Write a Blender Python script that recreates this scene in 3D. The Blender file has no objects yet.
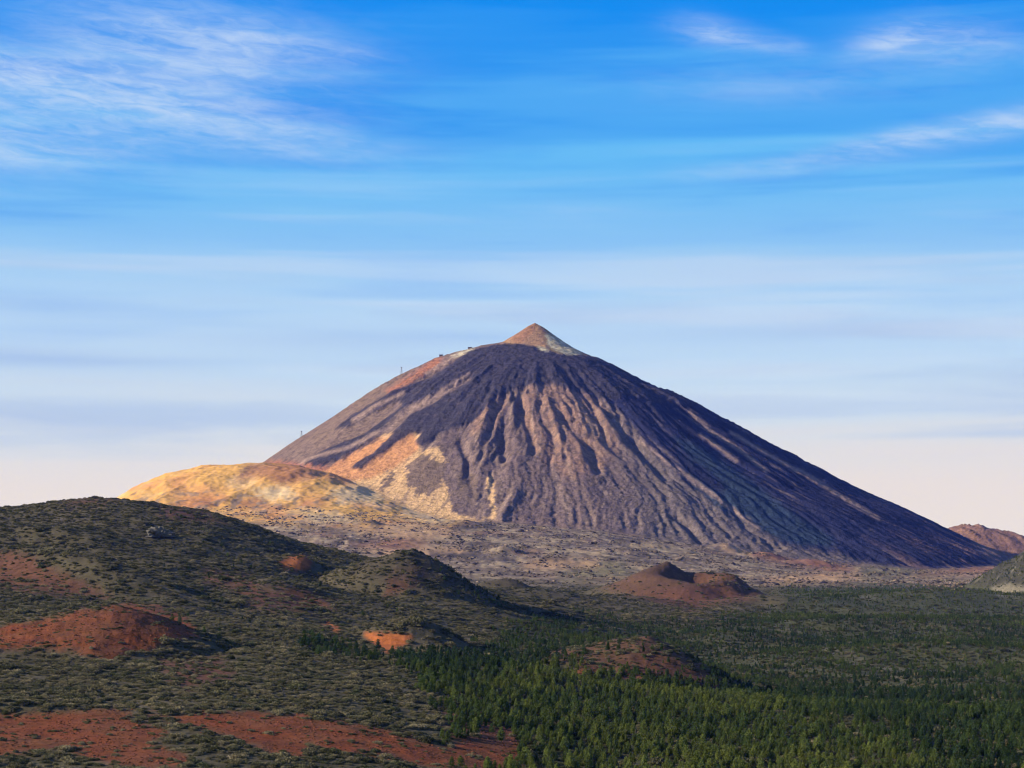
import bpy, math, random
import numpy as np

# ------------------------------------------------------------------ camera, sky, sun, exposure
sc = bpy.context.scene
COL = sc.collection
R = math.radians
F, HX, HY = 1729.0, 512.0, 545.0            # focal length in pixels, picture column straight ahead, horizon row
cam_d = bpy.data.cameras.new('camera'); cam = bpy.data.objects.new('camera', cam_d); COL.objects.link(cam)
cam_d.sensor_fit = 'HORIZONTAL'; cam_d.sensor_width = 36.0; cam_d.lens = 36.0 * F / 1024
cam_d.shift_y = (HY - 384.0) / 1024
cam_d.clip_start = 1.0; cam_d.clip_end = 200000.0
cam.location = (0, 0, 0); cam.rotation_euler = (R(90), 0, 0)
sc.camera = cam
SUN_EL, SUN_AZ = 21.5, 8.0                  # elevation, and how far behind the camera's left the sun stands
sv = np.array([-math.cos(R(SUN_EL)) * math.cos(R(SUN_AZ)), -math.cos(R(SUN_EL)) * math.sin(R(SUN_AZ)), math.sin(R(SUN_EL))])
sun_d = bpy.data.lights.new('sun', 'SUN'); sun = bpy.data.objects.new('sun', sun_d); COL.objects.link(sun)
sun_d.energy = 5.0; sun_d.angle = R(0.53); sun_d.color = (1.0, 0.86, 0.68)
from mathutils import Vector
sun.rotation_euler = Vector(-sv).to_track_quat('-Z', 'Y').to_euler()
sun.location = (-2000, -1000, 2500)
sc.view_settings.view_transform = 'Standard'
try: sc.view_settings.look = 'None'
except Exception: pass
sc.view_settings.exposure = 0.72; sc.view_settings.gamma = 1.0; sc.view_settings.use_curve_mapping = False
sc.cycles.max_bounces = 4; sc.cycles.diffuse_bounces = 2; sc.cycles.glossy_bounces = 1
sc.cycles.transmission_bounces = 2; sc.cycles.transparent_max_bounces = 4
sc.cycles.filter_width = 1.2
sc.cycles.use_denoising = True
try:
    sc.cycles.denoiser = 'OPENIMAGEDENOISE'; sc.cycles.denoising_input_passes = 'RGB_ALBEDO_NORMAL'; sc.cycles.denoising_prefilter = 'ACCURATE'
except Exception: pass

class NT:
    """tiny helper to write node trees as expressions"""
    def __init__(s, tree): s.t = tree
    def n(s, typ, **kw):
        nd = s.t.nodes.new(typ)
        for k, v in kw.items(): setattr(nd, k, v)
        return nd
    def put(s, sock, v):
        if isinstance(v, bpy.types.NodeSocket): s.t.links.new(v, sock)
        elif v is not None: sock.default_value = v
    def m(s, op, a, b=None, c=None, clamp=False):
        nd = s.n('ShaderNodeMath', operation=op, use_clamp=clamp)
        for i, v in enumerate((a, b, c)):
            if v is not None: s.put(nd.inputs[i], v)
        return nd.outputs[0]
    def vm(s, op, a, b=None, out=0):
        nd = s.n('ShaderNodeVectorMath', operation=op)
        s.put(nd.inputs[0], a)
        if b is not None: s.put(nd.inputs[1], b)
        return nd.outputs[out]
    def xyz(s, x, y, z):
        nd = s.n('ShaderNodeCombineXYZ')
        for i, v in enumerate((x, y, z)): s.put(nd.inputs[i], v)
        return nd.outputs[0]
    def noise(s, vec, scale, detail=4.0, rough=0.55, dist=0.0, color=False):
        nd = s.n('ShaderNodeTexNoise')
        s.put(nd.inputs['Vector'], vec)
        nd.inputs['Scale'].default_value = scale; nd.inputs['Detail'].default_value = detail
        nd.inputs['Roughness'].default_value = rough; nd.inputs['Distortion'].default_value = dist
        return nd.outputs['Color' if color else 'Fac']
    def mapr(s, v, a, b, c=0.0, d=1.0, smooth=True):
        nd = s.n('ShaderNodeMapRange'); nd.interpolation_type = 'SMOOTHSTEP' if smooth else 'LINEAR'
        s.put(nd.inputs[0], v)
        for i, x in enumerate((a, b, c, d)): s.put(nd.inputs[i + 1], x)
        return nd.outputs[0]
    def mix(s, f, a, b, blend='MIX'):
        nd = s.n('ShaderNodeMix', data_type='RGBA', blend_type=blend)
        s.put(nd.inputs['Factor'], f)
        s.put(nd.inputs[6], a); s.put(nd.inputs[7], b)
        return nd.outputs[2]

def rgb(r, g, b): return (r, g, b, 1.0)

world = bpy.data.worlds.new('World'); sc.world = world
world.use_nodes = True
wt = world.node_tree; wt.nodes.clear(); w = NT(wt)
sky = w.n('ShaderNodeTexSky', sky_type='NISHITA')
sky.sun_disc = False; sky.sun_elevation = R(SUN_EL)
sky.sun_rotation = math.atan2(sv[0], sv[1])
sky.altitude = 2300.0; sky.air_density = 1.0; sky.dust_density = 0.3; sky.ozone_density = 3.0
SKY_K = 0.10; EXK = 0.10 * 2 ** 0.72      # sky colours below are as seen at this exposure
geo = w.n('ShaderNodeTexCoord').outputs['Generated']
sp = w.n('ShaderNodeSeparateXYZ'); wt.links.new(geo, sp.inputs[0])
az = w.m('MULTIPLY', w.m('ARCTAN2', sp.outputs[0], sp.outputs[1]), 57.29578)          # degrees from the look-out direction
el = w.m('MULTIPLY', w.m('ARCSINE', sp.outputs[2]), 57.29578)
# polarised deep azure above
blue = w.mix(w.mapr(el, 45.0, 18.0, 0.0, 0.97), w.mix(0.35, sky.outputs[0], rgb(0.9, 0.9, 0.9)), rgb(0.000 / EXK, 0.26 / EXK, 0.89 / EXK))
# high thin veil thickening to the horizon
flow = w.xyz(w.m('MULTIPLY', az, 0.075), w.m('MULTIPLY', el, 0.62), 0.0)
n1 = w.noise(flow, 1.0, 5.0, 0.55, 0.4)
flow2 = w.xyz(w.m('MULTIPLY', az, 0.028), w.m('MULTIPLY', el, 0.55), 7.3)
n2 = w.noise(flow2, 1.5, 4.0, 0.5, 0.2)
elw = w.m('ADD', el, w.m('ADD', w.m('MULTIPLY', w.m('SUBTRACT', n1, 0.5), -7.0), w.m('MULTIPLY', w.m('SUBTRACT', n2, 0.5), -9.0)))
ramp = w.n('ShaderNodeValToRGB'); cr = ramp.color_ramp; cr.interpolation = 'EASE'
w.put(ramp.inputs[0], w.m('DIVIDE', elw, 18.0, clamp=True))
stops = [(0.00, 1.0), (0.18, 0.985), (0.42, 0.88), (0.60, 0.70), (0.76, 0.38), (0.90, 0.10), (1.0, 0.0)]
while len(cr.elements) < len(stops): cr.elements.new(0.5)
for e, (p, v) in zip(cr.elements, stops): e.position = p; e.color = (v, v, v, 1)
veil_f = ramp.outputs[0]
warm = w.mapr(w.m('ADD', el, w.m('MULTIPLY', w.m('SUBTRACT', n2, 0.5), 4.0)), 1.2, 6.5)
veil_c = w.mix(warm, rgb(0.82 / EXK, 0.74 / EXK, 0.725 / EXK), rgb(0.56 / EXK, 0.735 / EXK, 0.93 / EXK))
veil_c = w.mix(w.mapr(el, 6.5, 13.0), veil_c, rgb(0.18 / EXK, 0.59 / EXK, 0.95 / EXK))
# blue-grey streaks inside the veil
st = w.m('MULTIPLY', w.mapr(w.m('ADD', w.m('MULTIPLY', n1, 0.45), w.m('MULTIPLY', n2, 0.55)), 0.47, 0.62), w.mapr(el, 1.8, 4.2))
st = w.m('MULTIPLY', st, w.mapr(el, 12.0, 6.0))
veil_c = w.mix(w.m('MULTIPLY', st, 0.62), veil_c, rgb(0.40 / EXK, 0.52 / EXK, 0.80 / EXK))
wb = w.m('MULTIPLY', w.mapr(w.m('SUBTRACT', n2, w.m('MULTIPLY', n1, 0.35)), 0.30, 0.46), w.m('MULTIPLY', w.mapr(el, 3.0, 5.5), w.mapr(el, 15.0, 8.0)))
veil_c = w.mix(w.m('MULTIPLY', wb, 0.33), veil_c, rgb(0.76 / EXK, 0.83 / EXK, 0.93 / EXK))
gap = None
for (a0, e0, wa, we, s_) in [(-15.5, 5.95, 6.0, 0.28, 0.75), (-13.0, 4.3, 5.0, 0.35, 0.5), (-4.0, 6.8, 6.0, 0.35, 0.4), (9.0, 6.9, 5.0, 0.3, 0.4), (-16.0, 7.6, 5.0, 0.4, 0.3)]:
    p = w.m('DIVIDE', w.m('SUBTRACT', az, a0), wa); q = w.m('DIVIDE', w.m('SUBTRACT', w.m('ADD', el, w.m('MULTIPLY', w.m('SUBTRACT', n1, 0.5), 0.9)), e0), we)
    g = w.m('MULTIPLY', w.m('EXPONENT', w.m('MULTIPLY', w.m('ADD', w.m('MULTIPLY', p, p), w.m('MULTIPLY', q, q)), -1.0)), s_)
    gap = g if gap is None else w.m('ADD', gap, g)
veil_c = w.mix(w.m('MULTIPLY', gap, 0.8, clamp=True), veil_c, rgb(0.38 / EXK, 0.52 / EXK, 0.82 / EXK))
c1 = w.mix(veil_f, blue, veil_c)
# cirrus wisps: (azimuth, elevation, half width, half height, tilt, strength)
wisps = [(-10.5, 15.9, 4.6, 1.25, -4, 0.95), (-13.0, 13.9, 6.5, 1.1, -5, 0.85), (-17, 12.6, 4.0, 1.2, 0, 0.6), (-7.6, 13.2, 3.6, 0.62, -10, 0.42), (-7.0, 16.0, 2.6, 0.30, -7, 0.35),
         (-15.8, 14.8, 3.2, 0.7, -4, 0.55), (6.7, 16.35, 1.35, 0.42, -12, 0.85), (8.8, 15.9, 0.9, 0.3, -10, 0.5), (12.3, 15.9, 1.3, 0.45, 10, 0.7),
         (14.4, 15.7, 2.1, 0.7, -6, 0.65), (8.7, 14.7, 4.6, 0.55, -2, 0.3), (16.0, 13.2, 3.2, 0.40, 6, 0.95), (12.0, 12.8, 2.6, 0.30, 8, 0.6),
         (9.0, 12.2, 3.2, 0.30, 3, 0.45), (-15.2, 12.2, 2.6, 0.3, 0, 0.5), (1.5, 10.8, 2.5, 0.4, 2, 0.25)]
tot = None
for (a0, e0, wa, we, tl, s_) in wisps:
    c_, s2 = math.cos(R(tl)), math.sin(R(tl))
    da = w.m('SUBTRACT', az, a0); de = w.m('SUBTRACT', el, e0)
    p = w.m('ADD', w.m('MULTIPLY', da, c_ / wa), w.m('MULTIPLY', de, s2 / wa))
    q = w.m('ADD', w.m('MULTIPLY', da, -s2 / we), w.m('MULTIPLY', de, c_ / we))
    d2 = w.m('ADD', w.m('MULTIPLY', p, p), w.m('MULTIPLY', q, q))
    g = w.m('MULTIPLY', w.m('EXPONENT', w.m('MULTIPLY', d2, -1.0)), s_)
    tot = g if tot is None else w.m('ADD', tot, g)
fl3 = w.xyz(w.m('ADD', w.m('MULTIPLY', az, 0.22), w.m('MULTIPLY', el, 0.12)), w.m('ADD', w.m('MULTIPLY', el, 1.0), w.m('MULTIPLY', az, 0.07)), 3.1)
n3 = w.noise(fl3, 1.0, 8.0, 0.55, 0.35)
n4 = w.noise(fl3, 4.0, 9.0, 0.66, 0.6)
wf = w.m('MULTIPLY', tot, w.m('ADD', w.mapr(n3, 0.28, 0.78, 0.22, 0.95), w.mapr(n4, 0.32, 0.72, -0.08, 0.42)), clamp=True)
wf = w.m('MULTIPLY', wf, w.mapr(el, 9.0, 12.0))
c2 = w.mix(w.m('MULTIPLY', wf, 0.75), c1, rgb(0.56 / EXK, 0.70 / EXK, 0.93 / EXK))
# only the half of the sky one looks at carries the veil near the ground; the zenith stays clear
bgn = w.n('ShaderNodeBackground'); w.put(bgn.inputs[0], c2); bgn.inputs[1].default_value = SKY_K
wo = w.n('ShaderNodeOutputWorld'); wt.links.new(bgn.outputs[0], wo.inputs[0])

# ------------------------------------------------------------------ noise
rng = np.random.default_rng(7)
_perm = rng.permutation(256).astype(np.int32); _perm = np.concatenate([_perm, _perm])
_ang = rng.random(256) * 2 * np.pi
_gx, _gy = np.cos(_ang).astype(np.float32), np.sin(_ang).astype(np.float32)
def perlin(x, y, seed=0):
    x = np.asarray(x, np.float64) + seed * 17.13; y = np.asarray(y, np.float64) + seed * 5.71
    xi = np.floor(x); yi = np.floor(y)
    fx = (x - xi).astype(np.float32); fy = (y - yi).astype(np.float32)
    xi = xi.astype(np.int64) & 255; yi = yi.astype(np.int64) & 255
    u = fx * fx * fx * (fx * (fx * 6 - 15) + 10); v = fy * fy * fy * (fy * (fy * 6 - 15) + 10)
    def g(a, b, dx, dy):
        h = _perm[_perm[(xi + a) & 255] + ((yi + b) & 255)]
        return _gx[h] * dx + _gy[h] * dy
    a = g(0, 0, fx, fy); b = g(1, 0, fx - 1, fy); c = g(0, 1, fx, fy - 1); d = g(1, 1, fx - 1, fy - 1)
    return ((a + u * (b - a)) * (1 - v) + (c + u * (d - c)) * v) * 1.5
def fbm(x, y, octv=4, seed=0, gain=0.5):
    s = 0; a = 1.0; t = 0
    for i in range(octv):
        s = s + a * perlin(x * 2 ** i, y * 2 ** i, seed + i); t += a; a *= gain
    return s / t
def ridged(x, y, octv=3, seed=0, gain=0.5):
    s = 0; a = 1.0; t = 0
    for i in range(octv):
        s = s + a * (1 - 2 * np.abs(perlin(x * 2 ** i, y * 2 ** i, seed + i))); t += a; a *= gain
    return s / t
def sstep(x, a, b):
    t = np.clip((x - a) / (b - a), 0, 1); return t * t * (3 - 2 * t)
def smax(a, b, k):
    h = np.clip(0.5 + 0.5 * (a - b) / k, 0, 1)
    return b + (a - b) * h + k * h * (1 - h)

# ------------------------------------------------------------------ soft patches traced on the land
GW, GH, GO = 1300, 700, 140                   # patch map: columns -140..1160, rows 200..900
def patch(*polys, blur=2):
    m = np.zeros((GH, GW), np.float32)
    for poly in polys:
        P = np.array(poly, float) + np.array([GO, -200.0])
        x0, x1 = int(max(0, P[:, 0].min() - 1)), int(min(GW, P[:, 0].max() + 2))
        y0, y1 = int(max(0, P[:, 1].min() - 1)), int(min(GH, P[:, 1].max() + 2))
        if x1 <= x0 or y1 <= y0: continue
        X, Y = np.meshgrid(np.arange(x0, x1) + 0.5, np.arange(y0, y1) + 0.5)
        ins = np.zeros(X.shape, bool); j = len(P) - 1
        for i in range(len(P)):
            xi, yi, xj, yj = P[i, 0], P[i, 1], P[j, 0], P[j, 1]
            if yi != yj:
                ins ^= ((yi > Y) != (yj > Y)) & (X < (xj - xi) * (Y - yi) / (yj - yi) + xi)
            j = i
        m[y0:y1, x0:x1] = np.maximum(m[y0:y1, x0:x1], ins)
    for _ in range(3):
        for ax in (0, 1):
            if blur > 0:
                k = 2 * blur + 1
                c = np.cumsum(np.pad(m, [(blur + 1, blur) if a == ax else (0, 0) for a in (0, 1)], mode='edge'), axis=ax)
                m = (np.take(c, range(k, c.shape[ax]), ax) - np.take(c, range(0, c.shape[ax] - k), ax)) / k
        if blur > 2: blur = blur // 2
    return m
def strokes(*lines, width=3.0, blur=1):
    polys = []
    for ln in lines:
        L = np.array(ln, float)
        for a, b in zip(L[:-1], L[1:]):
            d = b - a; n = np.array([-d[1], d[0]]) / (np.hypot(*d) + 1e-6) * width / 2
            e = d / (np.hypot(*d) + 1e-6) * width * 0.3
            polys.append([a + n - e, b + n + e, b - n + e, a - n - e])
    return patch(*polys, blur=blur)
def look(m, u, v, wu=0, wv=0):
    x = np.clip(np.asarray(u) + wu + GO, 0, GW - 1.001); y = np.clip(np.asarray(v) + wv - 200, 0, GH - 1.001)
    xi = x.astype(int); yi = y.astype(int); fx = x - xi; fy = y - yi
    return ((m[yi, xi] * (1 - fx) + m[yi, np.minimum(xi + 1, GW - 1)] * fx) * (1 - fy)
            + (m[np.minimum(yi + 1, GH - 1), xi] * (1 - fx) + m[np.minimum(yi + 1, GH - 1), np.minimum(xi + 1, GW - 1)] * fx) * fy)

# ------------------------------------------------------------------ the lie of the land
TU = np.array([-700, -200, 0, 60, 100, 150, 200, 260, 300, 350, 400, 500, 600, 800, 2000], float)
TZ = {
    0:    [-3] * 15,
    100:  [-19] * 15,
    300:  [-52] * 15,
    600:  [-104, -104, -106, -106, -106, -107, -107, -108, -109, -110, -112, -116, -120, -124, -124],
    800:  [-104, -105, -107, -108, -108, -109, -110, -111, -112, -114, -116, -123, -129, -130, -130],
    900:  [-95, -98, -102, -103, -103, -104, -105, -107, -109, -111, -114, -123, -129, -130, -130],
    1000: [-88, -92, -97, -97.5, -98, -99, -100, -102, -104, -106, -110, -120, -129, -130, -130],
    1150: [-82, -88, -94, -95, -95, -96, -97, -99, -101, -104, -107, -118, -128, -130, -130],
    1500: [-60, -70, -84, -86, -87, -88, -90, -92, -94, -98, -102, -113, -126, -130, -130],
    2000: [-20, -35, -55, -58, -62, -68, -74, -82, -88, -94, -100, -113, -125, -130, -130],
    2500: [30, 10, -10, -10, -11, -15, -27, -42, -54, -66, -80, -108, -124, -130, -130],
    2800: [60, 52, 42, 52, 54, 46, 34, 6, -18, -38, -58, -104, -124, -130, -130],
    3000: [80, 72, 66, 84, 90, 80, 69, 38, 7, -14, -36, -100, -124, -130, -130],
    3300: [70, 60, 50, 62, 64, 52, 42, 14, -4, -24, -45, -100, -124, -130, -130],
    4000: [0, -20, -30, -30, -32, -38, -45, -60, -75, -90, -102, -120, -128, -130, -130],
    5000: [-90, -90, -95, -98, -100, -100, -103, -106, -110, -115, -120, -126, -130, -130, -130],
    6500: [-130] * 15, 200000: [-130] * 15}
_tY = np.array(sorted(TZ), float); _tT = np.array([TZ[int(k)] for k in _tY], float)
_lY = np.log(_tY + 60)
_dU = np.linspace(-700, 2000, 400); _dY = np.linspace(_lY[0], _lY[-1], 900)
_tmp = np.array([np.interp(_dU, TU, r) for r in _tT])
_dT = np.array([np.interp(_dY, _lY, _tmp[:, i]) for i in range(400)]).T
def _sm(a, ax, n):
    for _ in range(2):
        c = np.cumsum(np.pad(a, [(n + 1, n) if k == ax else (0, 0) for k in (0, 1)], mode='edge'), axis=ax); k = 2 * n + 1
        a = (np.take(c, range(k, c.shape[ax]), ax) - np.take(c, range(0, c.shape[ax] - k), ax)) / k
    return a
_dT = _sm(_sm(_dT, 1, 3), 0, 3)
def table(X, Y):
    Y = np.maximum(Y, 1.0); u = np.clip(HX + F * X / Y, -700, 1999.9)
    a = (u + 700) / (2700) * 399; b = (np.log(Y + 60) - _lY[0]) / (_lY[-1] - _lY[0]) * 899
    b = np.clip(b, 0, 898.999); ai = np.minimum(a.astype(int), 398); bi = b.astype(int); fa = a - ai; fb = b - bi
    return (_dT[bi, ai] * (1 - fa) + _dT[bi, ai + 1] * fa) * (1 - fb) + (_dT[bi + 1, ai] * (1 - fa) + _dT[bi + 1, ai + 1] * fa) * fb

def at(px, Y, py=None):
    x = (px - HX) / F * Y
    return (x, Y) if py is None else (x, Y, (HY - py) / F * Y)

SX, SY = 146.0, 11000.0                        # the summit
k = SY / F
L_prof = np.array([(0, 322.8), (7, 326.2), (14, 331.2), (35, 344.3), (55, 347.5), (80, 354.4), (97, 360.5), (135, 381.8), (185, 410.6), (235, 442.1), (270, 466.3), (350, 502.0), (430, 535.0), (600, 560.0), (900, 566.0)], float)
R_prof = np.array([(0, 322.8), (8, 327.2), (16, 333), (40, 350.3), (55, 358.0), (85, 371.2), (125, 398.0), (165, 415.5), (225, 450.7), (265, 471.9), (315, 493.6), (365, 515.7), (415, 541.1), (450, 557.5), (475, 575.0), (520, 590.0), (900, 600.0)], float)
Lr, Lz = L_prof[:, 0] * k, (HY - L_prof[:, 1]) * k
Rr, Rz = R_prof[:, 0] * k, (HY - R_prof[:, 1]) * k
Fr = np.array([0, 45, 235, 330, 500, 1000, 1500, 2000, 2500, 2900, 3300, 5000], float)
Fz = np.array([1413, 1377, 1245, 1215, 1135, 835, 535, 270, 66, -60, -170, -300], float)
PX = np.array([-3500, -2000, -1500, -600, 0, 430, 925, 1400, 2000, 6000], float)
PZ = np.array([110, 120, 130, 118, 95, 60, -10, -80, -131, -131], float)
def plain_rise(X, Y):
    r = np.interp(X * 8500 / np.maximum(Y, 4000), PX, PZ)
    return (r + 130) * sstep(Y, 4300, 8700) * 1.0

pm = {}
_cap = [(452, 366), (470, 352), (505, 345), (545, 349), (578, 357), (602, 360), (640, 383), (700, 406), (660, 404), (630, 396), (604, 402), (575, 392), (552, 384), (530, 387), (512, 392), (497, 400), (484, 412), (470, 425), (452, 430), (440, 425), (440, 400), (470, 385), (474, 378), (440, 393), (425, 388), (435, 376)]
_band = [(440, 376), (418, 384), (396, 391), (375, 403), (350, 419), (333, 432), (350, 428), (372, 415), (398, 402), (404, 406), (384, 422), (362, 437), (335, 447), (303, 463), (318, 468), (340, 460), (372, 443), (404, 413), (440, 394)]
_tong = [(474, 380), (440, 402), (412, 416), (393, 435), (376, 453), (350, 469), (361, 471), (382, 455), (398, 443), (425, 430), (415, 446), (424, 447), (440, 436), (455, 428), (475, 405)]
pm['dark'] = patch(_cap, _band, _tong, blur=1)
pm['navy_shade'] = patch(
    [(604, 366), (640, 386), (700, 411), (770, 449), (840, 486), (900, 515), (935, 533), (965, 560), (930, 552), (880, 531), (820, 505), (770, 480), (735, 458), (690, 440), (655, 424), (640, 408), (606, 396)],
    [(640, 410), (665, 432), (690, 455), (712, 474), (730, 492), (715, 490), (690, 474), (660, 445), (640, 428)], blur=2)  # shaded gully band below the crest, painted as colour
pm['flank'] = patch([(602, 362), (700, 404), (800, 456), (900, 502), (965, 535), (1000, 570), (940, 572), (880, 562), (830, 552), (790, 545), (755, 528), (718, 506), (690, 484), (660, 456), (635, 428), (606, 398)], blur=4)  # outline of the right side's painted shade
pm['teal_shade'] = patch([(672, 436), (700, 446), (740, 474), (790, 512), (840, 545), (800, 545), (760, 530), (720, 508), (690, 480)], blur=4)
pm['pale'] = strokes([(470, 376), (440, 395), (405, 413), (388, 430), (350, 450), (300, 463)], [(405, 395), (375, 409), (352, 424)], [(466, 351), (445, 363), (425, 376)],
                     [(690, 412), (712, 432), (740, 450), (768, 472)], [(730, 432), (760, 450), (800, 472)], [(700, 434), (720, 448), (738, 462)], [(640, 440), (680, 472), (720, 500), (760, 530)],
                     [(800, 470), (840, 496), (880, 520)], width=3.0, blur=1)
pm['pumice'] = patch([(385, 436), (412, 430), (424, 440), (420, 452), (440, 448), (446, 462), (440, 470), (448, 492), (452, 512), (478, 520), (492, 519), (490, 500), (486, 478), (494, 476), (496, 520), (470, 524), (440, 520), (400, 520), (330, 522), (300, 505), (310, 480), (340, 466), (362, 452)], blur=1)
pm['orange'] = patch([(393, 436), (352, 466), (318, 472), (345, 482), (372, 478), (398, 466), (420, 448), (416, 436)], [(386, 436), (344, 460), (326, 470), (350, 468), (380, 450)], blur=2)
pm['rust'] = patch([(262, 461), (300, 464), (332, 468), (372, 448), (392, 440), (380, 462), (360, 474), (396, 470), (424, 452), (412, 470), (380, 480), (330, 480), (285, 476)], [(386, 392), (436, 359), (444, 356), (440, 366), (415, 380), (388, 398)], blur=2)
pm['oval'] = patch([(408, 465), (420, 456), (438, 458), (446, 470), (444, 484), (432, 493), (416, 492), (406, 480)], [(461, 470), (470, 468), (479, 480), (480, 500), (470, 506), (460, 498), (458, 482)], [(390, 470), (396, 478), (384, 492), (376, 500)], blur=1)
pm['piton'] = patch([(498, 345), (520, 330), (535, 322), (548, 326), (582, 354), (560, 356), (545, 350), (525, 344)], blur=1)
pm['white'] = patch([(546, 334), (556, 335), (584, 354), (574, 357), (560, 355), (550, 345)], [(537, 347), (548, 350), (550, 355), (541, 352)], [(446, 360), (468, 349), (478, 348), (462, 356)], blur=1)
pm['rust2'] = patch([(512, 337), (530, 325), (537, 324), (533, 333), (522, 343), (514, 343)], blur=1)
pm['brown'] = patch([(520, 390), (545, 384), (575, 392), (600, 400), (612, 420), (620, 450), (600, 470), (570, 480), (545, 460), (525, 430)], [(480, 410), (500, 395), (510, 400), (495, 425), (470, 440)], blur=4)
pm['flow'] = patch(_cap, _band, _tong, blur=1)
pm['gully'] = strokes([(519, 402), (527, 420), (533, 436), (534, 452)], [(560, 412), (578, 432), (592, 452), (598, 472)], [(461, 440), (469, 460), (470, 482)], [(500, 430), (503, 446), (505, 460)], [(627, 438), (650, 460), (668, 478)], [(672, 512), (690, 526), (702, 541)], width=6, blur=2)
pm['spine'] = strokes([(511, 398), (514, 420), (517, 445)], [(548, 400), (556, 425), (566, 452)], [(600, 412), (612, 432), (618, 440)], [(490, 405), (484, 425), (478, 440)], [(516, 492), (508, 510), (500, 520)], width=6, blur=2)

def volcano_form(X, Y):
    """height of the big cone above sea of the plain (before merging with the plain)"""
    dx, dy = X - SX, Y - SY
    r0 = np.hypot(dx, dy) + 1e-3
    th = np.arctan2(dy, dx)
    rw = r0 * (1 + 0.03 * fbm(np.cos(th) * 1.6 + 3, np.sin(th) * 1.6, 3, 11))
    r = rw
    c, s = dx / r0, dy / r0
    zl, zr, zf = np.interp(r, Lr, Lz), np.interp(r, Rr, Rz), np.interp(r, Fr, Fz)
    zb = np.interp(r, Fr, Fz) + 40 * sstep(r, 200, 700)
    side = np.where(c < 0, zl, zr)
    wgt = np.clip(c * c, 0, 1) ** 1.0
    z = side * wgt + np.where(s < 0, zf, zb) * (1 - wgt)
    # ravines radiating from the summit
    rr = r0 / 1500.0
    wob = fbm(X / 700, Y / 700, 2, 5) * 0.06
    q = th + wob
    mid = sstep(r0, 450, 900) * (1 - 0.72 * sstep(r0, 1450, 2200))
    g1 = ridged(q * 4.6, rr * 0.75 + 2, 2, 21)
    g2 = ridged(q * 10.5 + 0.6 * fbm(X / 250, Y / 250, 2, 8), rr * 1.4, 2, 25)
    g3 = ridged(q * 25, rr * 2.6, 3, 31)
    g4 = ridged(q * 60 + 0.4 * fbm(X / 90, Y / 90, 2, 9), rr * 4.5, 2, 41)
    u_ = HX + F * X / np.maximum(Y, 1)
    rgt = 1 + 0.9 * sstep(u_, 610, 720)
    smo = 1 - 0.85 * sstep(460 - u_ + 25 * g1, -20, 40) * sstep(r0, 900, 1300)
    z = z + mid * rgt * (20 * g1 + 13 * g2) * (0.4 + 0.6 * smo) + sstep(r0, 420, 900) * (6.0 * g3 * rgt + 3.6 * g4 + 4.2 * ridged(X / 40, Y / 60, 3, 58) + 2.2 * fbm(X / 15, Y / 18, 2, 59)) * smo
    # broken blocky crust near the top
    up = (0.35 * sstep(r0, 20, 90) + 0.65 * sstep(r0, 150, 300)) * (1 - sstep(r0, 900, 1500))
    z = z + up * (8.5 * ridged(X / 85 + 0.4 * fbm(X / 60, Y / 60, 2, 52), Y / 85, 4, 51) + 3.5 * fbm(X / 22, Y / 22, 2, 55))
    z = z + sstep(r0, 300, 700) * 1.8 * fbm(X / 26, Y / 26, 2, 56)
    return z

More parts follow.
